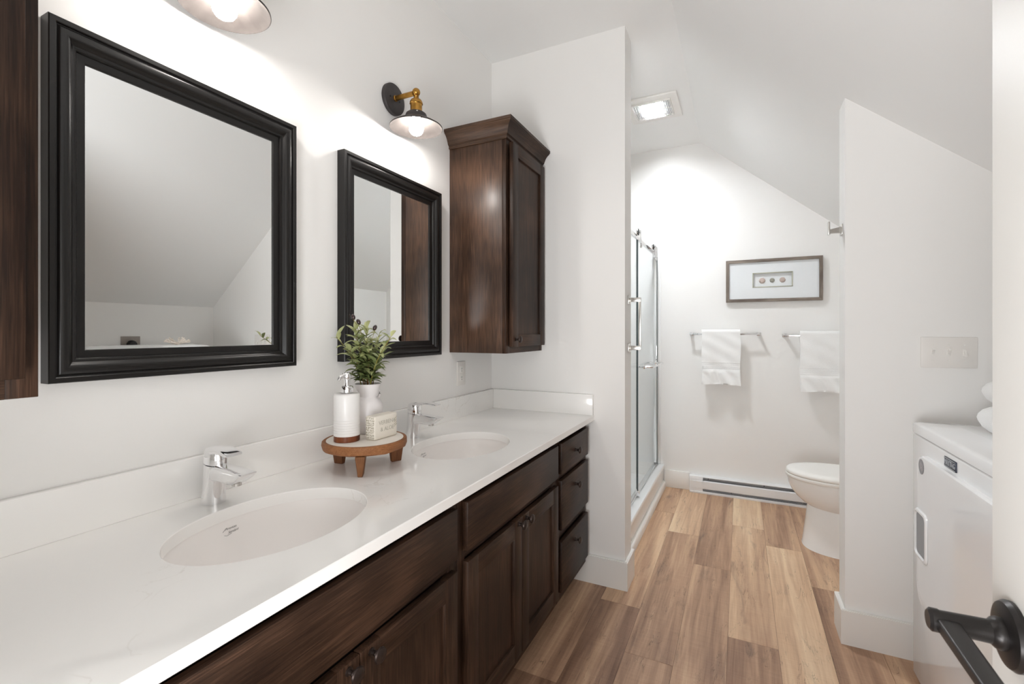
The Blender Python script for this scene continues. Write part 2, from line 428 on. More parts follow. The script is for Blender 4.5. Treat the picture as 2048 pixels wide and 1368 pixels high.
for k, (j, tones) in rows.items():
    x0 = -0.2278+k*PW; x1 = x0+PW
    if x1 < XL or x0 > XK: continue
    for i in range(-4, 4):
        a, b_ = j+i*PL, j+(i+1)*PL
        a, b_ = max(a, -1.2), min(b_, YF+0.02)
        if b_-a < 0.01: continue
        g = 0.0005; z = 0.0
        sd, tn, ct = tones.get(i, (random.random(), 0.35+0.3*random.random(), 0.4+0.5*random.random()))
        vs = [fl.bm.verts.new(p) for p in ((x0+g, a+g, z), (x1-g, a+g, z), (x1-g, b_-g, z), (x0+g, b_-g, z))]
        f = fl.bm.faces.new(vs)
        lo = [fl.bm.verts.new((v.co.x, v.co.y, -0.0024)) for v in vs]
        fs = [f]+[fl.bm.faces.new((vs[q], lo[q], lo[(q+1) % 4], vs[(q+1) % 4])) for q in range(4)]
        for ff in fs:
            for l in ff.loops: l[lay] = (sd, tn, ct, 1)
struct(fl.build('floor', ['floor', 'seam']))

# walls
T = 0.1
struct(MB().box(XL-T, XL, -1.3, YF+T, 0, ZC+0.1).build('wall_left', 'wall'))
b = MB(); b.prism([(XL, 0), (XK+T, 0), (XK+T, slope(XK+T)), (XR, ZC), (XL, ZC)], 'y', YF, YF+T); struct(b.build('wall_far', 'wall'))
b = MB(); b.box(XK, XK+T, -1.3, YNB, 0, slope(XK)+0.02); struct(b.build('wall_right', 'wall'))
b = MB(); b.box(XT, XT+0.2, YNB, YF, 0, slope(XT)+0.02); struct(b.build('wall_toilet_side', 'wall'))
b = MB(); b.box(XL, XNL, YN, YNB, 0, ZC); struct(b.build('wall_middle_left', 'wall'))
b = MB(); b.prism([(XNR, 0), (XK+0.02, 0), (XK+0.02, slope(XK+0.02)), (XNR, slope(XNR))], 'y', YN, YNB-0.02); struct(b.build('wall_middle_right', 'wall'))
# wall with the doorway the camera stands in
DX0, DX1, DZ = -0.60, 0.25, 2.05
b = MB()
b.box(XL, DX0, YR-T, YR, 0, ZC)
b.prism([(DX1, 0), (XK, 0), (XK, slope(XK)), (DX1, slope(DX1))], 'y', YR-T, YR)
b.prism([(DX0, DZ), (DX1, DZ), (DX1, slope(DX1)), (XR, ZC), (DX0, ZC)], 'y', YR-T, YR)
struct(b.build('wall_near', 'wall'))
# ceiling: flat part and slope
b = MB()
b.prism([(XL-T, ZC), (XR, ZC), (XK+T, slope(XK+T)), (XK+T, slope(XK+T)+0.12), (XR, ZC+0.12), (XL-T, ZC+0.12)], 'y', YR-T, YF+T)
struct(b.build('ceiling', 'ceil'))
# baseboards
def bbprof(d, h=0.14, t=0.016): return [(0, 0), (d*t, 0), (d*t, h-0.006), (d*(t-0.004), h), (0, h)]
bt = 0.016
def bboard(name, poly):
    """plan polygon raised to baseboard height, top edge eased"""
    b = MB(); b.prism(poly, 'z', 0.0, 0.14)
    bmesh.ops.recalc_face_normals(b.bm, faces=b.bm.faces)
    bmesh.ops.bevel(b.bm, geom=[e_ for e_ in b.bm.edges if all(v.co.z > 0.1 for v in e_.verts)], offset=0.003, segments=2, affect='EDGES')
    struct(b.build(name, 'trim'))
bboard('baseboard_middle_left', [(XNL-0.30, YN-bt), (XNL+bt, YN-bt), (XNL+bt, YNB+0.012), (XNL+0.0005, YNB+0.012), (XNL+0.0005, YN-0.0005), (XNL-0.30, YN-0.0005)])
bboard('baseboard_middle_right', [(XK-0.018, YN-bt), (XK-0.018, YN-0.0005), (XNR-0.0005, YN-0.0005), (XNR-0.0005, YNB-0.0195), (XT-0.018, YNB-0.0195), (XT-0.018, YNB-0.02+bt), (XNR-bt, YNB-0.02+bt), (XNR-bt, YN-bt)])
b = MB(); b.box(-0.553, -0.362, YF-bt, YF, 0, 0.14, 0.003); b.box(0.96, XT, YF-bt, YF, 0, 0.14, 0.003)
struct(b.build('baseboard_far', 'trim'))
struct(MB().box(XK-bt, XK, YR, YN-bt, 0, 0.14, 0.003).build('baseboard_right', 'trim'))
struct(MB().box(XT-bt, XT, YNB, YF-bt, 0, 0.14, 0.003).build('baseboard_toilet_side', 'trim'))
# door casing
b = MB(); b.box(DX0-0.07, DX0, YR, YR+0.018, 0, DZ+0.07, 0.003); b.box(DX1, DX1+0.07, YR, YR+0.018, 0, DZ+0.07, 0.003); b.box(DX0, DX1, YR, YR+0.018, DZ, DZ+0.07, 0.003)
struct(b.build('trim_1', 'trim'))

# open door with lever handle
HX, HY, HZ = 0.252, 0.652, 0.952
d1 = MB().box(HX, HX+0.035, -0.095, 0.702, 0.012, 2.04, 0.002).build('door_1', 'door'); struct(d1)
h = MB(); h.lathe([(0.0, 0), (0.033, 0), (0.0335, -0.004), (0.031, -0.008), (0.024, -0.010), (0.0, -0.010)], (HX, HY, HZ), 'x', 40, cap0=False, cap1=False)
rose = h.build('door_handle', 'blackm', d1); rose['label'] = 'black lever handle'
h = MB()
h.lathe([(0.0, 0), (0.0155, 0), (0.016, -0.004), (0.0145, -0.008), (0.0115, -0.011), (0.0108, -0.05), (0.0118, -0.0515), (0.0118, -0.058), (0.009, -0.0605), (0.0, -0.0605)], (HX-0.009, HY, HZ), 'x', 32, cap0=False, cap1=False)
h.build('spindle', 'blackm', rose)
h = MB()
x0 = HX-0.009-0.058
prof = [(-0.001, .0105), (0.016, 0.0085)]
rings = []
for t_, yy in ((0, HY+0.004), (.2, HY-0.014), (.5, HY-0.055), (.8, HY-0.095), (.97, HY-0.118), (1, HY-0.120)):
    hw = 0.0105-0.001*t_; hh = 0.0068-0.0018*t_; xc = x0+0.0125; ring = []
    if t_ == 1: hw *= .8; hh *= .7
    for i in range(16):
        a = 2*PI*i/16; cx, sx = math.cos(a), math.sin(a)
        ring.append((xc+hw*math.copysign(abs(cx)**0.35, cx), yy, HZ+hh*math.copysign(abs(sx)**0.35, sx)))
    rings.append(ring)
h.loft(rings); h.build('lever', 'blackm', rose)
for zz in (0.25, 1.05, 1.8):
    h = MB(); h.lathe([(0, 0), (0.006, 0), (0.006, 0.09), (0, 0.09)], (HX-0.004, -0.1, zz), 'z', 12, cap0=False, cap1=False); h.build('hinge', 'blackm', d1)

# ================================================================== VANITY
XF = -0.70           # face frame
XD = -0.68           # door and drawer faces
ZT = 0.813           # top of cabinets
def knob(parent, x, y, z, k=1.0, mt='knob'):
    b = MB()
    b.lathe([(0, 0), (0.0085*k, 0), (0.0085*k, 0.0025*k), (0.0055*k, 0.004*k), (0.0048*k, 0.010*k), (0.0062*k, 0.0125*k), (0.0068*k, 0.015*k), (0.0052*k, 0.0175*k), (0.0075*k, 0.0195*k), (0.0145*k, 0.0215*k), (0.0162*k, 0.024*k), (0.015*k, 0.0275*k), (0.010*k, 0.0302*k), (0, 0.031*k)], (x, y, z), 'x', 28, cap0=False, cap1=False)
    return b.build('knob', mt, parent)
def shaker(parent, name, y0, y1, z0, z1, xf, th=0.02, st=0.058, rec=0.009):
    """framed door, grain up in the stiles and panel, along in the rails"""
    b = MB()
    xb = xf-th
    b.box(xb, xf, y0, y0+st, z0, z1, 0.0015, 0); b.box(xb, xf, y1-st, y1, z0, z1, 0.0015, 0)
    b.box(xb, xf-0.0002, y0+st-0.001, y1-st+0.001, z1-st, z1, 0.0008, 1); b.box(xb, xf-0.0002, y0+st-0.001, y1-st+0.001, z0, z0+st, 0.0008, 1)
    b.box(xb+0.002, xf-rec, y0+st-0.004, y1-st+0.004, z0+st-0.004, z1-st+0.004, 0, 2)
    return b.build(name, ['wv', 'wh', 'wv'], parent)
def slab(parent, name, y0, y1, z0, z1, xf, th=0.02):
    return MB().box(xf-th, xf, y0, y1, z0, z1, 0.0018, 0).build(name, 'wh', parent)
def carcass(root, y0, y1, openings):
    b = MB()
    b.box(XL+0.002, XF-0.02, y0, y0+0.018, 0.105, ZT, 0, 0); b.box(XL+0.002, XF-0.02, y1-0.018, y1, 0.105, ZT, 0, 0)
    b.box(XL+0.002, XF-0.02, y0+0.018, y1-0.018, 0.105, 0.123, 0, 1)
    b.box(XF-0.08, XF-0.065, y0, y1, 0.0, 0.105, 0, 1)
    b.box(XL+0.004, XL+0.012, y0, y1, 0.0, ZT-0.16, 0, 1)
    b.build('body', ['wv', 'wdark'], root)
    b = MB()
    b.box(XF-0.02, XF, y0, y0+0.04, 0.105, ZT, 0.001, 0); b.box(XF-0.02, XF, y1-0.04, y1, 0.105, ZT, 0.001, 0)
    for z0, z1 in openings: b.box(XF-0.02, XF-0.0003, y0+0.04, y1-0.04, z0, z1, 0, 1)
    b.box(XF-0.026, XF-0.0215, y0+0.03, y1-0.03, 0.125, ZT-0.01, 0, 2)
    b.build('face_frame', ['wv', 'wh', 'wdark'], root)
def sink_unit(y0, y1, label, a, bq):
    r = thing('vanity_sink_cabinet', label, 'cabinet', ((XL+XF)/2, (y0+y1)/2, 0), 'dark wood vanity sink cabinets')
    carcass(r, y0, y1, ((0.105, 0.145), (0.625, 0.65), (0.79, ZT)))
    slab(r, 'false_drawer_front', a, bq, 0.652, 0.788, XD)
    mid = (a+bq)/2
    d = shaker(r, 'door', a+0.002, mid-0.0015, 0.150, 0.621, XD); knob(d, XD, mid-0.031, 0.606)
    d = shaker(r, 'door', mid+0.0015, bq, 0.150, 0.621, XD); knob(d, XD, mid+0.031, 0.606)
    return r
sink_unit(1.087, 1.857, 'dark wood sink cabinet beside the three-drawer stack', 1.113, 1.835)
u1 = sink_unit(0.317, 1.085, 'dark wood sink cabinet nearest the camera, doors meeting at two knobs', 0.345, 1.061)
def drawer_unit(y0, y1, label, a, bq):
    r = thing('vanity_drawer_cabinet', label, 'cabinet', ((XL+XF)/2, (y0+y1)/2, 0), 'dark wood vanity drawer cabinets')
    carcass(r, y0, y1, ((0.105, 0.145), (0.375, 0.41), (0.63, 0.652), (0.79, ZT)))
    for z0, z1, kz in ((0.655, 0.787, 0.722), (0.416, 0.628, 0.566), (0.150, 0.367, 0.311)):
        d = slab(r, 'drawer', a, bq, z0, z1, XD); knob(d, XD, (a+bq)/2-0.012, kz)
    return r
drawer_unit(1.859, 2.280, 'dark wood three-drawer cabinet at the far end of the vanity', 1.877, 2.256)
drawer_unit(-0.10, 0.315, 'dark wood three-drawer cabinet at the near end of the vanity', -0.085, 0.297)

# worktop with two oval cut-outs
SINKS = ((-0.934, 0.710), (-0.934, 1.489)); SRX, SRY = 0.164, 0.2205
ZTOP, ZBOT = 0.843, 0.815; XCF = -0.662; XCB = XL+0.001; Y0C, Y1C = YR+0.002, YN-0.001
ct = thing('countertop', 'long white quartz vanity worktop with two oval sink cut-outs', 'worktop', (-0.95, 1.1, ZBOT))
b = MB()
def strip(y0, y1):
    for z in (ZTOP, ZBOT): b.face(((XCB, y0, z), (XCF-0.002, y0, z), (XCF-0.002, y1, z), (XCB, y1, z)))
def holed(y0, y1, cx, cy):
    x0, x1 = XCB, XCF-0.002
    angs = sorted([2*PI*i/96 for i in range(96)]+[math.atan2(yy-cy, xx-cx) % (2*PI) for xx in (x0, x1) for yy in (y0, y1)])
    for z in (ZTOP, ZBOT):
        I, O = [], []
        for a in angs:
            dx, dy = math.cos(a), math.sin(a)
            t = min([(x1-cx)/dx if dx > 1e-9 else 9, (x0-cx)/dx if dx < -1e-9 else 9, (y1-cy)/dy if dy > 1e-9 else 9, (y0-cy)/dy if dy < -1e-9 else 9])
            O.append(b.bm.verts.new((cx+dx*t, cy+dy*t, z)))
            e = 1/math.sqrt((dx/SRX)**2+(dy/SRY)**2); g = 0.0012 if z == ZTOP else 0
            I.append(b.bm.verts.new((cx+dx*(e+g), cy+dy*(e+g), z)))
        n = len(angs)
        for i in range(n):
            j = (i+1) % n; b.bm.faces.new((I[i], I[j], O[j], O[i]))
        if z == ZTOP: top = I
        else: bot = I
    edge = [b.bm.verts.new((cx+(v.co.x-cx), cy+(v.co.y-cy), ZTOP-0.0015)) for v in bot]
    for i in range(n):
        j = (i+1) % n
        for A, B in ((top, edge), (edge, bot)):
            f = b.bm.faces.new((A[i], A[j], B[j], B[i])); f.smooth = True
holed(0.40, 1.02, *SINKS[0]); holed(1.18, 1.80, *SINKS[1])
for a, c in ((Y0C, 0.40), (1.02, 1.18), (1.80, Y1C)): strip(a, c)
for pts in (((XCF-0.002, ZTOP), (XCF, ZTOP-0.002)), ((XCF, ZTOP-0.002), (XCF, ZBOT+0.002)), ((XCF, ZBOT+0.002), (XCF-0.002, ZBOT))):
    (xa, za), (xb, zb) = pts; b.face(((xa, Y0C, za), (xb, Y0C, zb), (xb, Y1C, zb), (xa, Y1C, za)))
b.face(((XCB, Y0C, ZTOP), (XCB, Y1C, ZTOP), (XCB, Y1C, ZBOT), (XCB, Y0C, ZBOT)))
for yy in (Y0C, Y1C): b.face(((XCB, yy, ZTOP), (XCF-0.001, yy, ZTOP), (XCF-0.001, yy, ZBOT), (XCB, yy, ZBOT)))
bmesh.ops.remove_doubles(b.bm, verts=b.bm.verts, dist=1e-5)
b.build('top', 'quartz', ct)
MB().box(XCB, XL+0.021, Y0C, Y1C, ZTOP+0.0002, 0.9475, 0.0015).build('backsplash', 'quartz', ct)
MB().box(XL+0.0212, XCF-0.002, Y1C-0.021, Y1C, ZTOP+0.0002, 0.9475, 0.0015).build('backsplash', 'quartz', ct)

# undermount sinks
def sink(cx, cy, label):
    r = thing('sink', label, 'sink', (cx, cy, 0.66), 'oval undermount sinks')
    b = MB(); rings = []
    prof = [(1.10, 0), (1.02, 0), (1.012, -0.004), (1.0, -0.02), (0.965, -0.055), (0.90, -0.09), (0.78, -0.118), (0.6, -0.137), (0.38, -0.147), (0.10, -0.1515)]
    for k, dz in prof: rings.append([(cx+SRX*k*math.cos(2*PI*i/72), cy+SRY*k*math.sin(2*PI*i/72), ZBOT-0.0005+dz) for i in range(72)])
    outer = [(0.12, -0.158), (0.4, -0.154), (0.62, -0.144), (0.81, -0.125), (0.94, -0.095), (1.01, -0.055), (1.06, -0.02), (1.10, -0.008), (1.10, 0)]
    for k, dz in outer: rings.append([(cx+SRX*k*math.cos(2*PI*i/72), cy+SRY*k*math.sin(2*PI*i/72), ZBOT-0.0005+dz) for i in range(72)])
    b.loft(rings, False, False); b.build('basin', 'sinkp', r, angle=60)
    b = MB(); b.lathe([(0, 0.002), (0.010, 0.002), (0.018, 0.0035), (0.022, 0.001), (0.022, -0.006), (0, -0.006)], (cx, cy, ZBOT-0.151), 'z', 32, cap0=False, cap1=False)
    b.build('drain', 'chrome', r)
    return r
s1 = sink(*SINKS[0], 'white oval sink nearest the camera, left of the wooden riser')
s2 = sink(*SINKS[1], 'white oval sink at the far end, right of the wooden riser')
def bowl_point(cx, cy, ang, dz):
    prof = [(1.012, -0.004), (1.0, -0.02), (0.965, -0.055), (0.90, -0.09), (0.78, -0.118)]
    for (k0, a), (k1, c) in zip(prof, prof[1:]):
        if c <= dz <= a: k = k0+(k1-k0)*(a-dz)/(a-c); break
    return Vector((cx+SRX*k*math.cos(ang), cy+SRY*k*math.sin(ang), ZBOT+dz))
for r, (cx, cy), an in ((s1, SINKS[0], math.radians(180)), (s2, SINKS[1], math.radians(186))):
    p = bowl_point(cx, cy, an, -0.026); p2 = bowl_point(cx, cy, an+0.1, -0.026); p3 = bowl_point(cx, cy, an, -0.04)
    tx = (p-p2).normalized(); ty = (p-p3).normalized(); n = tx.cross(ty).normalized(); ty = n.cross(tx)
    mt = Matrix((( *[tx.x, ty.x, n.x], 0), (*[tx.y, ty.y, n.y], 0), (*[tx.z, ty.z, n.z], 0), (0, 0, 0, 1))).copy()
    b = MB()
    for body, dy, dx in (('American', 0.0045, -0.001), ('Standard', -0.0045, 0.004)):
        t = text_mesh(body, 0.0085, 0.0001, 0.4, space=0.85, thin=-0.00018)
        b.merge(t, Matrix.Translation(p+n*0.0016) @ mt @ Matrix.Translation((dx, dy, 0)))
    b.tube([p+n*0.0016+tx*(-0.021)+ty*0.000, p+n*0.0016+tx*(-0.012)+ty*0.007], 0.0003, 6)
    b.tube([p+n*0.0016+tx*(-0.018)+ty*-0.008, p+n*0.0016+tx*(-0.012)+ty*-0.011, p+n*0.0016+tx*(0.0)+ty*-0.0085], 0.0003, 6)
    o = b.build('printed_logo', 'print', r); o['label'] = 'small grey script print'

# faucets (local x = towards the room)
def ringxz(cx, cz, hx, hy, tilt, cy, n=28, e=1.0, zz=None):
    pts = []
    for i in range(n):
        a = 2*PI*i/n; u = math.cos(a); v = math.sin(a)
        u = math.copysign(abs(u)**e, u); v = math.copysign(abs(v)**e, v)
        pts.append((cx+hx*u*math.cos(tilt), cy+hy*v, cz+hx*u*math.sin(tilt)))
    return pts
def faucet(bx, by, label, lift, reach, lt=1.0):
    r = thing('faucet', label, 'faucet', (bx, by, ZTOP), 'single lever chrome faucets'); z0 = ZTOP
    b = MB()
    b.loft([ringxz(bx+x, z0+z, hx, hy, t, by) for x, z, hx, hy, t in ((-0.002, 0, 0.0285, 0.0265, 0), (-0.002, 0.004, 0.0285, 0.0265, 0), (0.0, 0.03, 0.0270, 0.0245, 0), (0.003, 0.06, 0.0272, 0.0238, 0), (0.0055, 0.082, 0.0282, 0.0240, -0.05), (0.0065, 0.0965, 0.0290, 0.0245, -0.14))])
    body = b.build('body', 'chrome', r, angle=50)
    # spout: broad flat wedge dropping towards the bowl
    b = MB(); rings = []
    for x, zt, zb, hw, e in ((0.004, 0.099, 0.048, 0.0215, .8), (0.030, 0.0975, 0.0575, 0.0218, .6), (0.055, 0.0965, 0.0590, 0.0222, .45), (0.080, 0.0945, 0.0585, 0.0225, .38), (0.098, 0.0925, 0.0600, 0.0225, .35), (0.114, 0.0905, 0.0695, 0.0222, .35), (0.127, 0.0885, 0.0815, 0.0215, .35), (0.131, 0.0875, 0.0855, 0.0205, .4)):
        ring = []
        for i in range(28):
            a = 2*PI*i/28; u = math.cos(a); v = math.sin(a)
            ring.append((bx+x, by+hw*math.copysign(abs(u)**e, u), z0+(zt+zb)/2+(zt-zb)/2*math.copysign(abs(v)**e, v)))
        rings.append(ring)
    b.loft(rings); b.build('spout', 'chrome', r, angle=50)
    b = MB(); b.lathe([(0, 0), (0.0105, 0), (0.0105, 0.008), (0, 0.008)], (bx+0.088, by, z0+0.0535), 'z', 20, cap0=False, cap1=False); b.build('aerator', 'nickel', r)
    # lever cap
    b = MB()
    b.loft([ringxz(bx+x, z0+z, hx, hy, t, by) for x, z, hx, hy, t in ((0.0065, 0.0985, 0.0284, 0.0240, -0.14), (0.0068, 0.110, 0.0286, 0.0240, -0.08), (0.0066, 0.123, 0.0275, 0.0232, 0.0), (0.006, 0.133, 0.0235, 0.0205, 0.05), (0.0055, 0.1385, 0.0145, 0.0135, 0.08), (0.0055, 0.140, 0.002, 0.002, 0.08))])
    hd = b.build('handle', 'chrome', r, angle=50)
    b = MB(); rings = []
    for s_, zt, th, hw in ((0.0, 0.135, 0.024*lt, 0.0185), (0.22, 0.139, 0.022*lt, 0.0205), (0.45, 0.1405+lift*.35, 0.017*lt, 0.0215), (0.7, 0.1375+lift*.7, 0.0135*lt, 0.0215), (0.93, 0.1325+lift*.9, 0.012*lt, 0.0210), (1.0, 0.1300+lift, 0.008*lt, 0.0200)):
        ring = []
        for i in range(24):
            a = 2*PI*i/24; u = math.cos(a); v = math.sin(a); e = .5
            ring.append((bx-0.008+s_*(reach+0.008), by+hw*math.copysign(abs(u)**e, u), z0+zt-th/2+th/2*math.copysign(abs(v)**e, v)))
        rings.append(ring)
    b.loft(rings); b.build('lever', 'chrome', hd, angle=50)
    return r
faucet(-1.166, 0.712, 'chrome faucet behind the near sink, lever pressed down', 0.0, 0.078)
faucet(-1.172, 1.500, 'chrome faucet behind the far sink, lever reaching farther out', 0.008, 0.120, 0.5)

# ================================================================== MIRRORS
def mirror(y0, y1, z0, z1, label):
    r = thing('wall_mirror', label, 'mirror', (XL, (y0+y1)/2, z0), 'black framed mirrors over the vanity')
    prof = [(0.0, 0.001), (0.0, 0.033), (0.0015, 0.035), (0.0105, 0.035), (0.012, 0.0335), (0.0125, 0.030), (0.0145, 0.0295), (0.016, 0.0315), (0.019, 0.0335), (0.024, 0.0345), (0.030, 0.0335), (0.035, 0.030), (0.038, 0.0255), (0.041, 0.023), (0.0435, 0.0235), (0.0465, 0.0225), (0.049, 0.019), (0.0495, 0.0165), (0.0505, 0.0165), (0.064, 0.0145), (0.0650, 0.0135), (0.0650, 0.008), (0.06, 0.001)]
    b = MB(); corners = ((y0, z0, 1, 1), (y1, z0, -1, 1), (y1, z1, -1, -1), (y0, z1, 1, -1))
    rings = []
    for d, hh in prof: rings.append([(XL+hh, y+sy*d, z+sz*d) for y, z, sy, sz in corners])
    b.loft(rings, False, False, smooth=True); fr = b.build('frame', 'frame', r, angle=28)
    b = MB(); b.box(XL+0.004, XL+0.0100, y0+0.060, y1-0.060, z0+0.060, z1-0.060); b.build('mirror_glass', 'mirror', r)
    return r
mirror(0.4225, 0.992, 1.160, 1.890, 'large black framed mirror over the near sink')
mirror(1.1835, 1.763, 1.160, 1.890, 'black framed mirror over the far sink, beside the wall cabinet')

# ================================================================== WALL CABINETS
def wall_cab(y0, y1, label):
    r = thing('wall_cabinet', label, 'cabinet', (XL, (y0+y1)/2, 1.165), 'dark wood cabinets on the vanity wall')
    xf = -0.947; zb, zt = 1.165, 2.160
    b = MB()
    b.box(XL+0.0005, xf-0.0195, y0, y0+0.016, zb, zt, 0.001, 0); b.box(XL+0.0005, xf-0.0195, y1-0.016, y1, zb, zt, 0.001, 0)
    b.box(XL+0.0005, xf-0.0195, y0+0.016, y1-0.016, zb+0.012, zb+0.028, 0, 1); b.box(XL+0.0005, xf-0.0195, y0+0.016, y1-0.016, zt-0.018, zt, 0, 1)
    b.box(XL+0.0005, XL+0.008, y0+0.016, y1-0.016, zb+0.028, zt-0.018, 0, 1)
    b.build('body', ['wside', 'wdark'], r)
    b = MB()
    b.box(xf-0.019, xf, y0-0.0005, y0+0.036, zb, zt, 0.001, 0); b.box(xf-0.019, xf, y1-0.036, y1, zb, zt, 0.001, 0)
    b.box(xf-0.019, xf-0.0003, y0+0.036, y1-0.036, zb, zb+0.04, 0, 1); b.box(xf-0.019, xf-0.0003, y0+0.036, y1-0.036, zt-0.05, zt, 0, 1)
    b.build('face_frame', ['wv', 'wh'], r)
    d = shaker(r, 'door', y0+0.022, y1-0.022, zb+0.030, zt-0.035, xf+0.0255, th=0.0205, st=0.056)
    knob(d, xf+0.0255, y0+0.048, zb+0.064)
    # crown moulding, mitred at the front corners
    prof = [(0.0, 0), (0.004, 0), (0.007, 0.003), (0.007, 0.013), (0.010, 0.016), (0.014, 0.018), (0.016, 0.024), (0.022, 0.040), (0.033, 0.055), (0.043, 0.062), (0.044, 0.066), (0.048, 0.068), (0.048, 0.080), (0.0, 0.080)]
    zc = zt-0.025; b = MB(); n = len(prof)
    def path(d):
        return [(XL+0.0005, y0-d), (xf+d, y0-d), (xf+d, y1), ] if y1 > 2.2 else [(XL+0.0005, y0-d if y0 > YR+0.06 else y0), (xf+d, y0-d if y0 > YR+0.06 else y0), (xf+d, y1+d), (XL+0.0005, y1+d)]
    rings = [[(x, y, zc+hh) for x, y in path(d)] for d, hh in prof]
    for i in range(n-1):
        for k in range(len(rings[0])-1):
            f = b.face((rings[i][k], rings[i][k+1], rings[i+1][k+1], rings[i+1][k]), 0 if k in (0, 2) else 1)
    pt = [rings[n-1][0], rings[n-1][1], rings[n-1][2]]
    top = [(x, y, zc+0.08) for x, y in path(0.048)]
    if len(top) == 3: top.append((XL+0.0005, y1, zc+0.08))
    b.face(top, 1)
    bmesh.ops.remove_doubles(b.bm, verts=b.bm.verts, dist=1e-6)
    b.build('crown', ['wcrown', 'wh'], r, angle=25)
    return r
wall_cab(1.877, 2.2985, 'dark wood wall cabinet with crown beside the far mirror')
wall_cab(-0.1035, 0.318, 'dark wood wall cabinet cut by the left edge, beside the near mirror')

# ================================================================== SCONCES
def sconce(y, label):
    r = thing('wall_sconce', label, 'lamp', (XL, y, 2.19), 'sconces over the mirrors')
    cx = -1.130
    b = MB(); b.lathe([(0, 0), (0.061, 0), (0.061, 0.012), (0.0595, 0.0145), (0.056, 0.016), (0.0, 0.0165)], (XL+0.0005, y, 2.19), 'x', 48, cap0=False, cap1=False)
    pl = b.build('wall_plate', 'iron', r)
    for s_ in (-1, 1):
        b = MB(); b.lathe([(0, 0), (0.0035, 0), (0.0035, 0.002), (0, 0.003)], (XL+0.0165, y+0.028*s_, 2.19), 'x', 12, cap0=False, cap1=False); b.build('screw', 'rubber', pl)
    b = MB(); b.lathe([(0, 0), (0.012, 0), (0.012, 0.004), (0.0098, 0.006), (0.0098, 0.088), (0.0105, 0.092), (0, 0.094)], (XL+0.0165, y, 2.192), 'x', 24, cap0=False, cap1=False); b.build('arm', 'brass', r)
    b = MB(); b.sphere((cx, y, 2.194), 0.0155)
    b.lathe([(0, 0.185), (0.0085, 0.181), (0.0105, 0.177), (0.0085, 0.174), (0.0105, 0.171), (0.009, 0.167), (0.0, 0.166)], (cx, y, 2.0), 'z', 24, cap0=False, cap1=False); b.build('ball_joint', 'brass', r)
    b = MB(); b.lathe([(0, 0.168), (0.012, 0.168), (0.020, 0.163), (0.0245, 0.155), (0.0255, 0.148), (0.0235, 0.1465), (0.0225, 0.144), (0.0225, 0.114), (0.020, 0.112), (0, 0.112)], (cx, y, 2.0), 'z', 32, cap0=False, cap1=False); b.build('socket', 'brass', r)
    # shade: dark outside, bright lining
    b = MB()
    out = [(0.021, 0.116), (0.030, 0.1145), (0.039, 0.108), (0.0425, 0.098), (0.0435, 0.0915), (0.047, 0.0885), (0.065, 0.0795), (0.083, 0.0690), (0.0985, 0.0585), (0.101, 0.0575), (0.1015, 0.0545), (0.1000, 0.0532)]
    b.lathe(out, (cx, y, 2.0), 'z', 64, cap0=False, cap1=False, m=0)
    inn = [(0.1000, 0.0532), (0.0985, 0.0545), (0.0970, 0.0575), (0.082, 0.0672), (0.064, 0.0777), (0.046, 0.0867), (0.0415, 0.0905), (0.040, 0.098), (0.037, 0.106), (0.029, 0.1120), (0.0205, 0.1135)]
    b.lathe(inn, (cx, y, 2.0), 'z', 64, cap0=False, cap1=False, m=1)
    sh = b.build('shade', ['iron', 'shin'], r, angle=60)
    b = MB(); b.sphere((cx+0.028, y-0.031, 2.103), 0.0035); b.build('thumb_screw', 'nickel', sh)
    b = MB(); b.lathe([(0, 0.113), (0.014, 0.113), (0.0145, 0.098), (0.016, 0.088), (0.021, 0.076), (0.0265, 0.064), (0.0278, 0.054), (0.0262, 0.043), (0.0205, 0.0335), (0.012, 0.028), (0, 0.0262)], (cx, y, 2.0), 'z', 28, cap0=False, cap1=False)
    b.build('bulb', 'bulb', r, angle=180)
    return r
sconce(0.716, 'brass and charcoal wall sconce above the near mirror, cut by the top edge')
sconce(1.466, 'brass and charcoal wall sconce above the far mirror')

# outlet on the vanity wall
r = thing('wall_outlet', 'white duplex outlet below the wall cabinet, above the backsplash', 'outlet', (XL, 1.976, 1.0))
MB().box(XL+0.0003, XL+0.006, 1.9395, 2.0125, 0.998, 1.116, 0.002).build('cover_plate', 'plate', r)
for zz in (1.078, 1.036):
    o = MB().box(XL+0.006, XL+0.0075, 1.9595, 1.9925, zz-0.0165, zz+0.0165, 0.0007).build('socket', 'plastic', r)
    b = MB(); b.box(XL+0.0075, XL+0.0078, 1.970, 1.9715, zz-0.002, zz+0.007); b.box(XL+0.0075, XL+0.0078, 1.980, 1.9815, zz-0.002, zz+0.007); b.box(XL+0.0075, XL+0.0078, 1.974, 1.978, zz-0.011, zz-0.007)
    b.build('slots', 'rubber', o)

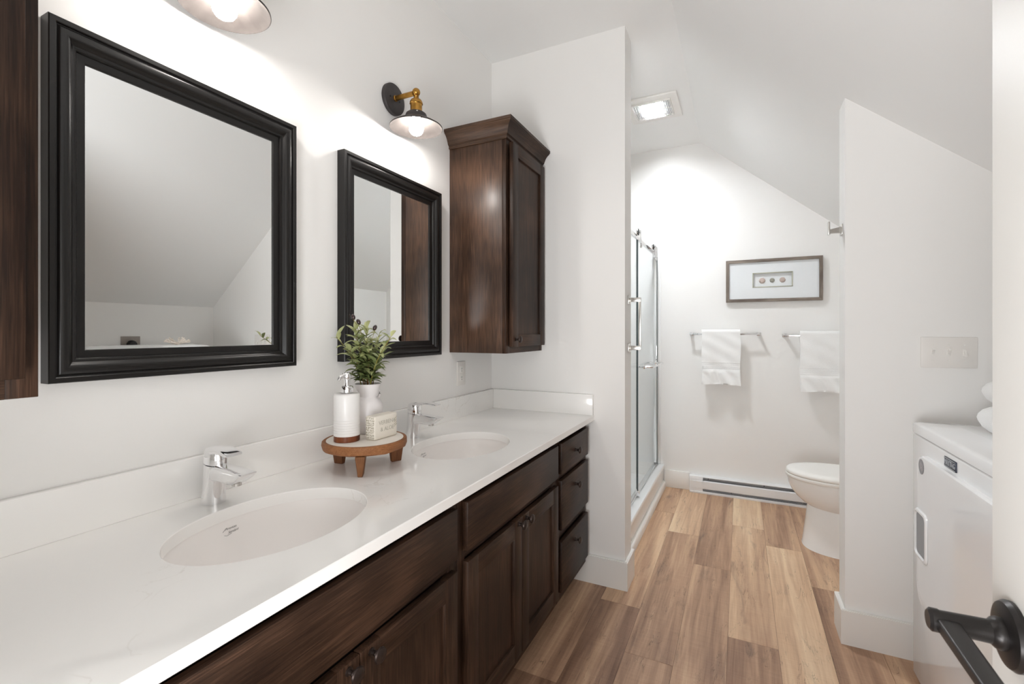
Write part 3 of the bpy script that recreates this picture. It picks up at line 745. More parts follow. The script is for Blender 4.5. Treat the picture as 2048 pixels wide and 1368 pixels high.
# ================================================================== ON THE WORKTOP
TX, TY, TZ, TR = -1.0515, 1.110, 0.9315, 0.1275
r = thing('riser_tray', 'round three-legged wooden riser with white top between the sinks', 'tray', (TX, TY, ZTOP), None)
b = MB(); rings = []; N_ = 90
random.seed(3); fac = [random.uniform(-0.0022, 0.0016) for _ in range(19)]; fb = [random.uniform(-0.003, 0.003) for _ in range(19)]
def rim(rr, z, irr, irz):
    out = []
    for i in range(N_):
        a = 2*PI*i/N_; q = a/(2*PI)*19; k = int(q) % 19; f_ = q-int(q)
        dr = fac[k]*(1-f_)+fac[(k+1) % 19]*f_; dz = fb[k]*(1-f_)+fb[(k+1) % 19]*f_
        out.append((TX+(rr+dr*irr)*math.cos(a), TY+(rr+dr*irr)*math.sin(a), z+dz*irz))
    return out
b.loft([rim(0.05, TZ-0.030, 0, 0), rim(TR-0.014, TZ-0.030, 1, .3), rim(TR-0.004, TZ-0.026, 2, 1), rim(TR, TZ-0.014, 1.2, 1), rim(TR-0.001, TZ-0.003, .6, .3), rim(TR-0.004, TZ, 0.3, 0), rim(TR-0.0115, TZ, 0, 0), rim(TR-0.012, TZ-0.0012, 0, 0), rim(0.05, TZ-0.0012, 0, 0)])
b.build('wooden_disc', 'tray', r, angle=28)
b = MB(); b.lathe([(0, 0.0), (TR-0.0122, 0.0), (TR-0.0122, 0.0011), (0, 0.0011)], (TX, TY, TZ-0.0012), 'z', 72, cap0=False, cap1=False); b.build('enamel_top', 'enamel', r)
for ang in (-54, 63, 186):
    a = math.radians(ang); c = Vector((TX+0.100*math.cos(a), TY+0.100*math.sin(a), 0)); dr = Vector((math.cos(a), math.sin(a), 0)); dt = Vector((-math.sin(a), math.cos(a), 0))
    b = MB(); rings = []
    for z, w0, w1, o_ in ((ZTOP+0.0003, 0.016, 0.0070, 0.0), (TZ-0.028, 0.022, 0.0140, 0.0)):
        rings.append([c+dr*(w0*s1_+o_)+dt*(w1*s2_)+Vector((0, 0, z)) for s1_, s2_ in ((1, 1), (-1, 1), (-1, -1), (1, -1))])
    b.loft(rings, smooth=False); bmesh.ops.bevel(b.bm, geom=b.bm.edges[:], offset=0.0015, segments=1, affect='EDGES')
    b.build('leg', 'trayleg', r)

# soap dispenser
DXc, DYc = -1.078, 1.059
r = thing('soap_dispenser', 'white ribbed ceramic soap dispenser with wood base and chrome pump on the riser', 'dispenser', (DXc, DYc, TZ))
b = MB(); b.lathe([(0, 0), (0.0372, 0), (0.038, 0.001), (0.038, 0.0175), (0, 0.0175)], (DXc, DYc, TZ+0.0002), 'z', 56, cap0=False, cap1=False); b.build('base_band', 'dband', r)
prof = [(0, 0.0177), (0.0382, 0.0177)]
zz = 0.019
for i in range(7):
    z_ = 0.0195+i*0.0075; prof += [(0.0388-0.0001*i, z_), (0.0392-0.0001*i, z_+0.003), (0.0376, z_+0.0065)]
prof += [(0.0385, 0.078), (0.0383, 0.138), (0.0372, 0.1425), (0.034, 0.1445), (0.012, 0.145), (0, 0.145)]
b = MB(); b.lathe(prof, (DXc, DYc, TZ), 'z', 56, cap0=False, cap1=False); b.build('bottle', 'ceram', r, angle=50)
b = MB(); b.lathe([(0, 0.1452), (0.0170, 0.1452), (0.0185, 0.147), (0.0190, 0.154), (0.0180, 0.164), (0.0160, 0.1665), (0.0098, 0.1675), (0.0090, 0.171), (0.0090, 0.190), (0.0, 0.190)], (DXc, DYc, TZ), 'z', 32, cap0=False, cap1=False)
pm = b.build('pump', 'chrome', r)
b = MB(); b.lathe([(0, 0.187), (0.0105, 0.187), (0.0118, 0.189), (0.0122, 0.196), (0.0115, 0.203), (0.008, 0.207), (0, 0.208)], (DXc, DYc, TZ), 'z', 28, cap0=False, cap1=False)
b.tube([(DXc, DYc, TZ+0.197), (DXc-0.002, DYc-0.013, TZ+0.1985), (DXc-0.003, DYc-0.024, TZ+0.194), (DXc-0.0035, DYc-0.029, TZ+0.185)], [0.0080, 0.0075, 0.0062, 0.0052], 14)
b.build('pump_head', 'chrome', pm)

# vase
VX, VY = -1.102, 1.174
r = thing('vase', 'small white two-eared ceramic vase on the riser holding the plant', 'vase', (VX, VY, TZ))
b = MB(); pr = [(0, 0.0), (0.030, 0.0), (0.034, 0.002), (0.042, 0.025), (0.0475, 0.055), (0.0485, 0.075), (0.0455, 0.095), (0.038, 0.108), (0.0305, 0.115), (0.029, 0.118), (0.031, 0.122), (0.0355, 0.140), (0.0395, 0.155), (0.0415, 0.1605), (0.0400, 0.1615), (0.038, 0.159), (0.033, 0.138), (0.028, 0.119), (0.036, 0.106), (0.043, 0.09), (0.045, 0.07), (0.04, 0.03), (0.030, 0.006), (0, 0.005)]
b.lathe(pr, (VX, VY, TZ+0.0002), 'z', 56, cap0=False, cap1=False); b.build('vase_body', 'vase', r, angle=60)
for s_ in (-1, 1):
    d = Vector((0.4388*s_*0.6, 0.8986*s_, 0)).normalized()
    pts = [Vector((VX, VY, TZ))+d*q+Vector((0, 0, h_)) for q, h_ in ((0.030, 0.108), (0.040, 0.112), (0.0445, 0.122), (0.043, 0.132), (0.036, 0.138))]
    b = MB(); b.tube(pts, [0.004, 0.0042, 0.0042, 0.0042, 0.0038], 12); b.build('ear_handle', 'vase', r)

# olive plant
random.seed(21)
r = thing('olive_plant', 'artificial olive sprigs with three dark olives standing in the white vase', 'plant', (VX, VY, TZ+0.02))
def leafgeo(b, lay_, base, d, ln, wd, tone, droop):
    d = d.normalized(); side = d.cross(Vector((0, 0, 1)))
    if side.length < 0.1: side = Vector((1, 0, 0))
    side.normalize(); side = (side+Vector((0, 0, random.uniform(-.5, .5)))).normalized(); up = side.cross(d).normalized()
    n = 7; L_, Cc, R_ = [], [], []
    for i in range(n+1):
        t = i/n; p = base+d*ln*t+Vector((0, 0, -1))*droop*ln*t*t
        ww = wd*(math.sin(PI*min(1, t*0.93+0.07))**0.8)*(1-0.25*t)
        if i == n: ww = 0.0002
        L_.append(p+side*ww+up*ww*0.35); R_.append(p-side*ww+up*ww*0.35); Cc.append(p)
    vl = [b.bm.verts.new(p) for p in L_]; vc = [b.bm.verts.new(p) for p in Cc]; vr = [b.bm.verts.new(p) for p in R_]
    for i in range(n):
        for A, B in ((vl, vc), (vc, vr)):
            f = b.bm.faces.new((A[i], A[i+1], B[i+1], B[i])); f.smooth = True
            for l in f.loops: l[lay_] = tone
import random as R
camr = Vector((0.8986, 0.4388, 0)); camd = Vector((-0.4388, 0.8986, 0))
# sprigs: (sideways, depthwise, height of tip, leaves, leaf length, leaf width, tone)
sprigs = [(-0.005, 0.0, 0.185, 24, 0.062, 0.0100, 0.66), (0.035, 0.01, 0.165, 18, 0.060, 0.0090, 0.62), (-0.040, -0.01, 0.185, 20, 0.060, 0.0100, 0.66),
          (-0.100, -0.01, 0.158, 12, 0.058, 0.0090, 0.74), (0.112, -0.135, 0.160, 15, 0.052, 0.0095, 0.5), (0.065, 0.03, 0.15, 10, 0.046, 0.006, 0.55), (0.02, -0.05, 0.12, 16, 0.056, 0.0145, 0.34),
          (-0.045, -0.045, 0.115, 16, 0.056, 0.0145, 0.36), (0.055, -0.03, 0.105, 16, 0.058, 0.0150, 0.28), (-0.02, 0.05, 0.14, 14, 0.056, 0.012, 0.45),
          (0.0, -0.03, 0.085, 14, 0.050, 0.0145, 0.2), (-0.03, -0.035, 0.165, 14, 0.056, 0.0105, 0.58)]
rimz = TZ+0.158
for k, (sx, sy, hh, nl, ll, lw, tn) in enumerate(sprigs):
    base = Vector((VX, VY, TZ+0.12)); ov = camr*sx*0.22+camd*sy*0.25; ov *= min(1.0, 0.023/max(ov.length, 1e-4)); neck = Vector((VX, VY, rimz))+ov
    tip = Vector((VX, VY, rimz+hh))+camr*sx+camd*sy
    pts = [base, base.lerp(neck, 0.6)]
    for i in range(7):
        t = i/6; p = neck.lerp(tip, t)+(camr*sx+camd*sy)*(-0.25)*math.sin(PI*t)*0.6
        pts.append(p)
    b = MB(); b.tube(pts, [0.0018]*3+[0.0016, 0.0015, 0.0013, 0.0012, 0.001, 0.0007], 6)
    br = b.build('branch', 'stem' if k < 5 else 'stemb', r)
    b = MB(); lay_ = b.bm.loops.layers.float.new('tone')
    nl = int(nl*1.35)
    for i in range(nl):
        t = 0.10+0.90*(i/(nl-1)); j = t*6; i0 = min(5, int(j)); p = pts[2+i0].lerp(pts[3+i0], j-i0)
        a = i*2.4+k; out = (camr*math.cos(a)+camd*math.sin(a))
        el = 0.55+0.6*t+random.uniform(-.25, .3)
        d = out*1.0+Vector((0, 0, el))
        leafgeo(b, lay_, p, d, ll*random.uniform(.9, 1.3)*(1-0.15*t), lw*0.84*random.uniform(.8, 1.1), max(0, min(1, tn*0.75+0.3*t+random.uniform(-.22, .22))), random.uniform(0.1, 0.75))
    b.build('leaves', 'leaf', br, angle=180)
for sx, sy, hz, tx_ in ((-0.045, -0.01, 0.222, 0.35), (-0.026, -0.015, 0.206, 0.5), (0.026, -0.01, 0.187, -0.4)):
    c = Vector((VX, VY, rimz+hz))+camr*sx+camd*sy
    rot = Matrix.Rotation(-tx_, 3, camd)
    b = MB(); b.sphere(c, 0.0085, sc=(0.78, 0.78, 1.15), rot=rot); ol = b.build('olive', 'olive', r)
    b = MB(); b.tube([c-Vector((0, 0, 0.008)), c-Vector((0, 0, 0.022))-camr*sx*0.2, c-Vector((0, 0, 0.045))-camr*sx*0.4], 0.0009, 6); b.build('stalk', 'stem', ol)

# soap bar
r = thing('soap_bar', 'cream embossed soap bar standing on its long edge on the riser', 'soap', (-1.014, 1.141, TZ))
sx0, sx1, sy0, sy1, sz0, sz1 = -1.034, -0.995, 1.0895, 1.1925, TZ+0.0002, TZ+0.0730
MB().box(sx0, sx1, sy0, sy1, sz0, sz1, 0.005, seg=3).build('soap_block', 'soap', r)
b = MB()
fm = Matrix(((0, 0, 1, 0), (1, 0, 0, 0), (0, 1, 0, 0), (0, 0, 0, 1)))
for body, dz in (('VERBENA', 0.0135), ('& ALOE', -0.0075)):
    t = text_mesh(body, 0.0185, 0.0004, space=0.98)
    b.merge(t, Matrix.Translation((sx1+0.0002, (sy0+sy1)/2+0.004, (sz0+sz1)/2+dz)) @ fm @ Matrix.Diagonal((1.0, 0.95, 1, 1)))
o = b.build('lettering', 'soapt', r); o['label'] = 'pressed grey lettering'
b = MB(); random.seed(5)
for yy, nx, lim in ((sy0-0.0003, 5, 0.0), ):
    for i in range(5):
        for j in range(9):
            px = sx0+0.0065+i*0.0068; pz = sz0+0.008+j*0.0074; kk = (i+j) % 3
            q = [Vector((px+0.0026*math.cos(a_), yy, pz+0.0028*math.sin(a_))) for a_ in [random.uniform(0, 6)+s_*0.6 for s_ in range(6 if kk else 4)]]
            b.tube(q, 0.00055, 5)
b.build('pressed_ornament', 'soapo', r); b = MB()
for i in range(3):
    for j in range(4):
        py = sy1-0.0045-i*0.0048; pz = sz0+0.036+j*0.0075-i*0.003
        q = [Vector((sx1+0.0002, py+0.002*math.cos(a_), pz+0.0026*math.sin(a_))) for a_ in [random.uniform(0, 6)+s_*0.6 for s_ in range(5)]]
        b.tube(q, 0.0004, 5)
b.build('pressed_ornament', 'soapo', r)

# ================================================================== SHOWER
r = thing('shower_pan', 'white acrylic shower base with low threshold behind the left partition', 'shower base', (-0.9, 3.2, 0))
b = MB()
xo = -0.566
b.prism([(XL+0.002, 0.001), (xo, 0.001), (xo, 0.150), (xo+0.010, 0.156), (xo+0.010, 0.172), (xo+0.006, 0.178), (xo-0.075, 0.180), (xo-0.083, 0.174), (xo-0.095, 0.075), (XL+0.10, 0.062), (XL+0.06, 0.09), (XL+0.05, 0.175), (XL+0.002, 0.180)], 'y', YNB+0.002, YF-0.002)
b.build('base', 'acry', r, angle=40)
b = MB(); b.lathe([(0, 0), (0.055, 0), (0.057, 0.002), (0.055, 0.004), (0, 0.004)], (-0.92, 3.2, 0.069), 'z', 32, cap0=False, cap1=False); b.build('drain', 'chrome', r)
b = MB(); b.prism([(xo+0.0005, 0.0005), (-0.5425, 0.0005), (-0.5425, 0.030), (-0.548, 0.043), (-0.556, 0.050), (xo+0.0005, 0.052)], 'y', YNB+0.016, YF-bt-0.001)
struct(b.build('trim_2', 'trim'))
# surround
struct(MB().box(XL+0.001, XL+0.008, YNB+0.010, YF-0.010, 0.181, 2.02, 0.001).build('wall_shower_left', 'acry'))
struct(MB().box(XL+0.001, xo-0.02, YF-0.009, YF-0.001, 0.181, 2.02, 0.001).build('wall_shower_far', 'acry'))
struct(MB().box(XL+0.001, xo-0.02, YNB+0.001, YNB+0.009, 0.181, 2.02, 0.001).build('wall_shower_near', 'acry'))

# frameless sliding screen
r = thing('shower_screen', 'sliding clear glass shower door hung on chrome rollers', 'shower door', (-0.61, 3.2, 0.18))
XG = -0.602
MB().box(XG-0.029, XG-0.016, YNB+0.0095, YF-0.0095, 1.885, 1.912, 0.002).build('header_rail', 'chrome', r)
MB().box(XG-0.036, XG-0.006, YNB+0.0095, YF-0.0095, 0.1808, 0.193, 0.002).build('bottom_track', 'chrome', r)
b = MB(); b.box(XG-0.036, XG-0.006, YF-0.034, YF-0.0095, 0.193, 1.96, 0.003); b.build('wall_jamb', 'chrome', r)
b = MB(); b.box(XG-0.036, XG-0.006, YNB+0.0095, YNB+0.021, 0.193, 1.96, 0.003); b.build('wall_jamb', 'chrome', r)
# fixed pane (towards the partition) and sliding pane (towards the far wall)
def pane(name, x0, x1, y0, y1, z0, z1, parent):
    b = MB(); b.box(x0, x1, y0, y1, z0, z1); g = b.build(name, 'glass', parent)
    e = MB(); t = 0.0015
    e.box(x0-0.0004, x1+0.0004, y0-t, y0, z0, z1); e.box(x0-0.0004, x1+0.0004, y1, y1+t, z0, z1)
    e.build('glass_edge', 'gedge', g); return g
pane('glass_pane', XG-0.034, XG-0.027, YNB+0.022, 3.23, 0.194, 1.925, r)
sp_ = pane('sliding_pane', XG-0.004, XG+0.003, 3.11, 3.905, 0.196, 1.868, r)
for yy in (3.19, 3.80):
    b = MB()
    b.lathe([(0, -0.012), (0.020, -0.012), (0.022, -0.008), (0.0205, -0.004), (0.0205, 0.004), (0.023, 0.006), (0.0, 0.009)], (XG-0.010, yy, 1.934), 'x', 28, cap0=False, cap1=False)
    b.lathe([(0, 0), (0.012, 0), (0.012, 0.008), (0, 0.009)], (XG-0.001, yy, 1.934), 'x', 20, cap0=False, cap1=False)
    b.box(XG+0.0032, XG+0.0085, yy-0.009, yy+0.009, 1.85, 1.94, 0.002)
    b.lathe([(0, 0), (0.017, 0), (0.017, 0.009), (0.014, 0.012), (0, 0.012)], (XG+0.0032, yy, 1.842), 'x', 24, cap0=False, cap1=False)
    ro = b.build('roller', 'chrome', r)
    b = MB(); b.lathe([(0.0208, -0.0035), (0.0215, -0.0035), (0.0215, 0.0035), (0.0208, 0.0035)], (XG-0.010, yy, 1.934), 'x', 28, cap0=False, cap1=False); b.build('wheel_tyre', 'rubber', ro)
b = MB(); b.box(XG-0.040, XG-0.004, YF-0.07, YF-0.031, 1.87, 1.93, 0.004); b.build('rail_bracket', 'chrome', r)
b = MB(); b.box(XG-0.012, XG+0.010, 3.10, 3.135, 0.1935, 0.225, 0.002); b.build('door_guide', 'chrome', r)
# handle bar of the sliding pane
b = MB(); zb_ = 1.022
b.tube([(XG-0.040, 3.30, zb_), (XG+0.048, 3.30, zb_), (XG+0.060, 3.306, zb_), (XG+0.065, 3.318, zb_), (XG+0.065, 3.76, zb_), (XG+0.060, 3.774, zb_), (XG+0.048, 3.78, zb_), (XG-0.040, 3.78, zb_)], 0.0075, 14)
hb = b.build('towel_handle', 'chrome', r)
for yy in (3.30, 3.78):
    b = MB(); b.lathe([(0, 0), (0.0155, 0), (0.0165, 0.003), (0.014, 0.010), (0.010, 0.012), (0, 0.012)], (XG+0.0032, yy, zb_), 'x', 24, cap0=False, cap1=False); b.build('collar', 'chrome', hb)
b = MB(); b.tube([(XG-0.042, 3.30, zb_), (XG-0.042, 3.78, zb_)], 0.006, 10); b.build('inside_bar', 'chrome', hb)

# ================================================================== BARS, HOOK, TOWELS
r = thing('grab_handle', 'brushed nickel vertical bar handle on the end of the left partition', 'towel bar', (XNL, 2.385, 1.18))
for zz in (1.425, 1.183):
    MB().box(XNL+0.0002, XNL+0.005, 2.362, 2.404, zz-0.022, zz+0.022, 0.0015).build('mounting_plate', 'nickel', r)
    MB().box(XNL+0.005, XNL+0.062, 2.376, 2.390, zz-0.0105, zz+0.0105, 0.0012).build('post', 'nickel', r)
MB().box(XNL+0.0505, XNL+0.062, 2.3775, 2.3885, 1.190, 1.418, 0.0012).build('bar', 'nickel', r)

r = thing('robe_hook', 'square nickel robe hook on the end of the right partition', 'hook', (XNR, 2.36, 1.69))
MB().box(XNR-0.004, XNR-0.0002, 2.338, 2.382, 1.668, 1.712, 0.001).build('mounting_plate', 'nickel', r)
b = MB(); b.prism([(XNR-0.004, 1.677), (XNR-0.004, 1.703), (XNR-0.044, 1.694), (XNR-0.044, 1.678)], 'y', 2.352, 2.368); b.build('arm', 'nickel', r)
MB().box(XNR-0.050, XNR-0.043, 2.350, 2.370, 1.672, 1.728, 0.0015).build('upstand', 'nickel', r)

def towelbar(x0, x1, z, label):
    r = thing('towel_bar', label, 'towel bar', ((x0+x1)/2, YF, z), 'chrome towel bars on the far wall')
    for xx in (x0+0.012, x1-0.012):
        MB().box(xx-0.014, xx+0.014, YF-0.005, YF-0.0003, z-0.011, z+0.013, 0.001).build('mounting_plate', 'chrome', r)
        MB().box(xx-0.011, xx+0.011, YF-0.066, YF-0.005, z-0.0055, z+0.0055, 0.001).build('post', 'chrome', r)
    MB().box(x0, x1, YF-0.076, YF-0.064, z-0.0062, z+0.0062, 0.001).build('bar', 'chrome', r)
    return r
towelbar(-0.357, 0.140, 1.247, 'chrome square towel bar below the shadow box picture')
towelbar(0.285, 0.770, 1.238, 'chrome towel bar running behind the right partition')
def towel(name, x0, x1, zt, zb, label, seed):
    """hand towel folded over a bar: outer skin, rolled over the top, with a woven band"""
    rd = random.Random(seed); b = MB()
    yc = YF-0.070; ph = [rd.uniform(0, 6) for _ in range(6)]
    NX, NZ = 44, 70
    def skin(off, side):
        pass
    path = []  # (y offset, z) going up the front, over, and down the back
    rb = 0.0225
    Lf = zt-rb-zb
    for i in range(NZ): t = i/(NZ-1); path.append((-rb, zb+Lf*t, 1-t))
    for i in range(1, 10): a = PI*i/10; path.append((-rb*math.cos(a), zt-rb+rb*math.sin(a), 0))
    for i in range(26): t = i/25; path.append((rb, zt-rb-(Lf-0.02)*t, 0.0))
    zband0, zband1 = zb+0.115, zb+0.170
    def P(x, y, z, dn, s):
        w_ = (x-x0)/(x1-x0)
        wv = 0.005*(0.35+dn)*math.sin(w_*8+ph[0])+0.005*dn*math.sin(w_*14+ph[1]+z*14)+0.0018*math.sin(z*60+w_*9+ph[2])
        if s > 0 and y < 0:
            if zband0 < z < zband1: wv += -0.001+0.0022*math.cos((z-zband0)/(zband1-zband0)*PI*8)
            elif z < zband0: wv -= -0.004*math.sin(min(1, (zband0-z)/0.02)*PI/2)+0.005*math.sin(w_*19+ph[3]+z*32)*min(1, (zband0-z)/0.04)
        xs = x+0.003*math.sin(z*25+ph[4])*(1-w_) + 0.003*math.sin(z*21+ph[5])*w_
        zz = z + (0.006*math.sin(w_*PI)*1.0*(dn > .98))
        return (xs, yc+y-(wv if y < 0 else 0)*1, zz)
    outer = [[P(x0+(x1-x0)*i/NX, y, z, dn, 1) for i in range(NX+1)] for y, z, dn in path]
    k = 0.62
    inner = []
    for y, z, dn in path:
        yy = y*k; zz = z if z < zt-rb else zt-rb+(z-(zt-rb))*k
        inner.append([P(x0+0.001+(x1-x0-0.002)*i/NX, yy, zz, dn, 0) for i in range(NX+1)])
    O = [[b.bm.verts.new(p) for p in row] for row in outer]; I = [[b.bm.verts.new(p) for p in row] for row in inner]
    def quad(*v):
        f = b.bm.faces.new(v); f.smooth = True
    n = len(path)
    for a in range(n-1):
        for i in range(NX):
            quad(O[a][i], O[a][i+1], O[a+1][i+1], O[a+1][i]); quad(I[a][i], I[a+1][i], I[a+1][i+1], I[a][i+1])
        quad(O[a][0], O[a+1][0], I[a+1][0], I[a][0]); quad(O[a][NX], I[a][NX], I[a+1][NX], O[a+1][NX])
    for i in range(NX):
        quad(O[0][i], I[0][i], I[0][i+1], O[0][i+1]); quad(O[n-1][i], O[n-1][i+1], I[n-1][i+1], I[n-1][i])
    return tag(b.build(name, 'towel', angle=80), label, 'towel', 'white hand towels hanging on the far wall')
towel('hand_towel', -0.266, 0.004, 1.2835, 0.858, 'white hand towel on the left towel bar, below the picture', 1)
towel('hand_towel', 0.388, 0.665, 1.272, 0.836, 'white hand towel above the toilet, partly behind the right partition', 2)

# shadow box picture
px0, px1, pz0, pz1 = -0.097, 0.532, 1.491, 1.810; PY = YF-0.03; fw_ = 0.022
r = thing('shadow_box_picture', 'weathered wood shadow box with three small sea urchin shells on the far wall', 'picture', ((px0+px1)/2, YF, pz0))
b = MB()
for (A, B, mi) in ((((px0, pz0), (px1, pz0), (px1-fw_, pz0+fw_), (px0+fw_, pz0+fw_)), 0, 0), (((px0, pz1), (px1, pz1), (px1-fw_, pz1-fw_), (px0+fw_, pz1-fw_)), 0, 0), (((px0, pz0), (px0, pz1), (px0+fw_, pz1-fw_), (px0+fw_, pz0+fw_)), 0, 1), (((px1, pz0), (px1, pz1), (px1-fw_, pz1-fw_), (px1-fw_, pz0+fw_)), 0, 1)):
    b.prism(list(A), 'y', PY, YF-0.0005, m=mi)
b.build('frame', ['fframe', 'fframez'], r)
ix0, ix1, iz0, iz1 = 0.085, 0.348, 1.598, 1.709
b = MB(); ym = PY+0.012; o0, o1, q0, q1 = px0+fw_-0.001, px1-fw_+0.001, pz0+fw_-0.001, pz1-fw_+0.001
for bx_ in ((o0, ix0, q0, q1), (ix1, o1, q0, q1), (ix0, ix1, q0, iz0), (ix0, ix1, iz1, q1)):
    b.box(bx_[0], bx_[1], ym, ym+0.003, bx_[2], bx_[3])
b.box(ix0-0.002, ix1+0.002, YF-0.003, YF-0.0015, iz0-0.002, iz1+0.002)
b.build('mat_board', 'mat', r)
b = MB(); fs = 0.006
for bx_ in ((ix0, ix0+fs, iz0, iz1), (ix1-fs, ix1, iz0, iz1), (ix0, ix1, iz0, iz0+fs), (ix0, ix1, iz1-fs, iz1)):
    b.box(bx_[0], bx_[1], ym-0.003, YF-0.0035, bx_[2], bx_[3], 0.0008)
b.build('inner_fillet', 'champ', r)
for xx, rr, mm in ((0.150, 0.0215, 'shell'), (0.216, 0.0165, 'shellg'), (0.283, 0.0195, 'shell')):
    b = MB(); rings = []
    for j in range(9):
        ph_ = j/8*PI/2; ring = []
        for i in range(40):
            a = 2*PI*i/40; q = rr*math.cos(ph_)*(1+0.05*math.cos(10*a)); ring.append((xx+q*math.cos(a), YF-0.0035-rr*0.5*math.sin(ph_), 1.650+q*math.sin(a)))
        rings.append(ring)
    b.loft(rings, False, True); b.build('sea_urchin', mm, r, angle=80)
MB().box(px0+fw_-0.001, px1-fw_+0.001, PY+0.003, PY+0.005, pz0+fw_-0.001, pz1-fw_+0.001).build('glass_pane', 'pglass', r)

# ================================================================== HEATER
hx0, hx1 = -0.358, 0.955; hy = YF-0.062
r = thing('baseboard_heater', 'white electric baseboard heater along the far wall', 'heater', ((hx0+hx1)/2, YF, 0))
b = MB()
b.box(hx0+0.004, hx1-0.004, YF-0.012, YF-0.0005, 0.003, 0.133, 0.001)
b.prism([(YF-0.0125, 0.133), (YF-0.045, 0.1325), (YF-0.056, 0.127), (YF-0.056, 0.1235), (YF-0.044, 0.129), (YF-0.0125, 0.1295)], 'x', hx0+0.004, hx1-0.004)
b.build('housing', 'htr', r)
b = MB(); b.prism([(hy, 0.040), (hy, 0.094), (hy+0.010, 0.101), (hy+0.0115, 0.100), (hy+0.0015, 0.0925), (hy+0.0015, 0.0415), (hy+0.012, 0.036), (hy+0.011, 0.0345)], 'x', hx0+0.006, hx1-0.006); b.build('front_panel', 'htr', r)
b = MB(); b.box(hx0+0.1, hx1-0.02, YF-0.030, YF-0.026, 0.098, 0.128, 0, 0)
for i in range(62):
    xx = hx0+0.11+i*0.0192
    b.box(xx, xx+0.003, YF-0.052, YF-0.030, 0.020, 0.098, 0, 0)
b.box(hx0+0.1, hx1-0.02, YF-0.030, YF-0.026, 0.010, 0.045, 0, 0)
b.build('heating_fins', 'fin', r)
b = MB(); b.prism([(YF-0.0125, 0.0005), (hy-0.001, 0.0005), (hy-0.002, 0.013), (hy+0.003, 0.0155), (YF-0.0125, 0.018)], 'x', hx0+0.004, hx1-0.004); b.build('bottom_rail', 'htr', r)
for a0, a1 in ((hx0, hx0+0.098), (hx1-0.04, hx1)):
    b = MB(); b.prism([(YF-0.0125, 0.003), (hy+0.002, 0.003), (hy+0.002, 0.112), (hy+0.008, 0.128), (hy+0.016, 0.1345), (YF-0.0125, 0.1345)], 'x', a0, a1); b.build('end_cap', 'htr', r)
for xx, zz in ((hx0+0.135, 0.112), (hx0+0.52, 0.112), (hx0+0.30, 0.026)):
    b = MB(); b.lathe([(0, 0), (0.004, 0), (0.004, -0.003), (0, -0.003)], (xx, YF-0.0302, zz), 'y', 12, cap0=False, cap1=False); b.build('screw', 'rubber', r)

# ================================================================== TOILET
tcy = 3.290
r = thing('toilet', 'white skirted toilet with closed lid, partly behind the right partition', 'toilet', (0.62, tcy, 0))
def tring(xf, xb, hw, z, n=56, e=1.0, k=0.42):
    """egg outline: blunt back, rounded nose"""
    cxm = xf+(xb-xf)*k; pts = []
    for i in range(n):
        a = 2*PI*i/n; u, v = math.cos(a), math.sin(a)
        if u < 0: x = cxm+(cxm-xf)*math.copysign(abs(u)**e, u)
        else: x = cxm+(xb-cxm)*abs(u)**0.55
        vv = math.copysign(abs(v)**(e if u < 0 else 0.6), v)
        pts.append((x, tcy+hw*vv, z))
    return pts
b = MB()
R_ = ((0.334, 0.168, 0.0005), (0.337, 0.167, 0.006), (0.345, 0.155, 0.08), (0.354, 0.146, 0.16), (0.361, 0.141, 0.228), (0.366, 0.139, 0.238), (0.360, 0.143, 0.243), (0.338, 0.157, 0.256), (0.306, 0.171, 0.285), (0.280, 0.180, 0.320), (0.265, 0.185, 0.355), (0.2575, 0.1870, 0.385), (0.2570, 0.1870, 0.3975))
b.loft([tring(xf_, 0.955, hw_, z_, k=.36+.07*min(1, z_/0.4), e=.85+.15*min(1, z_/0.3)) for xf_, hw_, z_ in R_])
b.build('bowl', 'porc', r, angle=45)
b = MB(); b.loft([tring(0.2535, 0.75, 0.1865, 0.3985, k=.5), tring(0.250, 0.75, 0.189, 0.402, k=.5), tring(0.2495, 0.75, 0.1895, 0.415, k=.5), tring(0.252, 0.75, 0.187, 0.4195, k=.5)]); b.build('seat', 'plastic', r, angle=50)
b = MB(); b.loft([tring(0.2535, 0.755, 0.1855, 0.4205, k=.5), tring(0.2505, 0.755, 0.1885, 0.424, k=.5), tring(0.2515, 0.755, 0.188, 0.436, k=.5), tring(0.260, 0.75, 0.180, 0.4455, k=.5), tring(0.30, 0.74, 0.150, 0.4495, k=.5), tring(0.40, 0.68, 0.07, 0.451, k=.5)]); b.build('lid', 'plastic', r, angle=50)
MB().box(0.80, 0.985, tcy-0.20, tcy+0.20, 0.39, 0.745, 0.02, seg=4).build('tank', 'porc', r)
MB().box(0.792, 0.988, tcy-0.207, tcy+0.207, 0.746, 0.775, 0.008, seg=3).build('tank_lid', 'porc', r)
MB().box(0.775, 0.7995, tcy-0.17, tcy-0.10, 0.685, 0.697, 0.003).build('flush_lever', 'chrome', r)

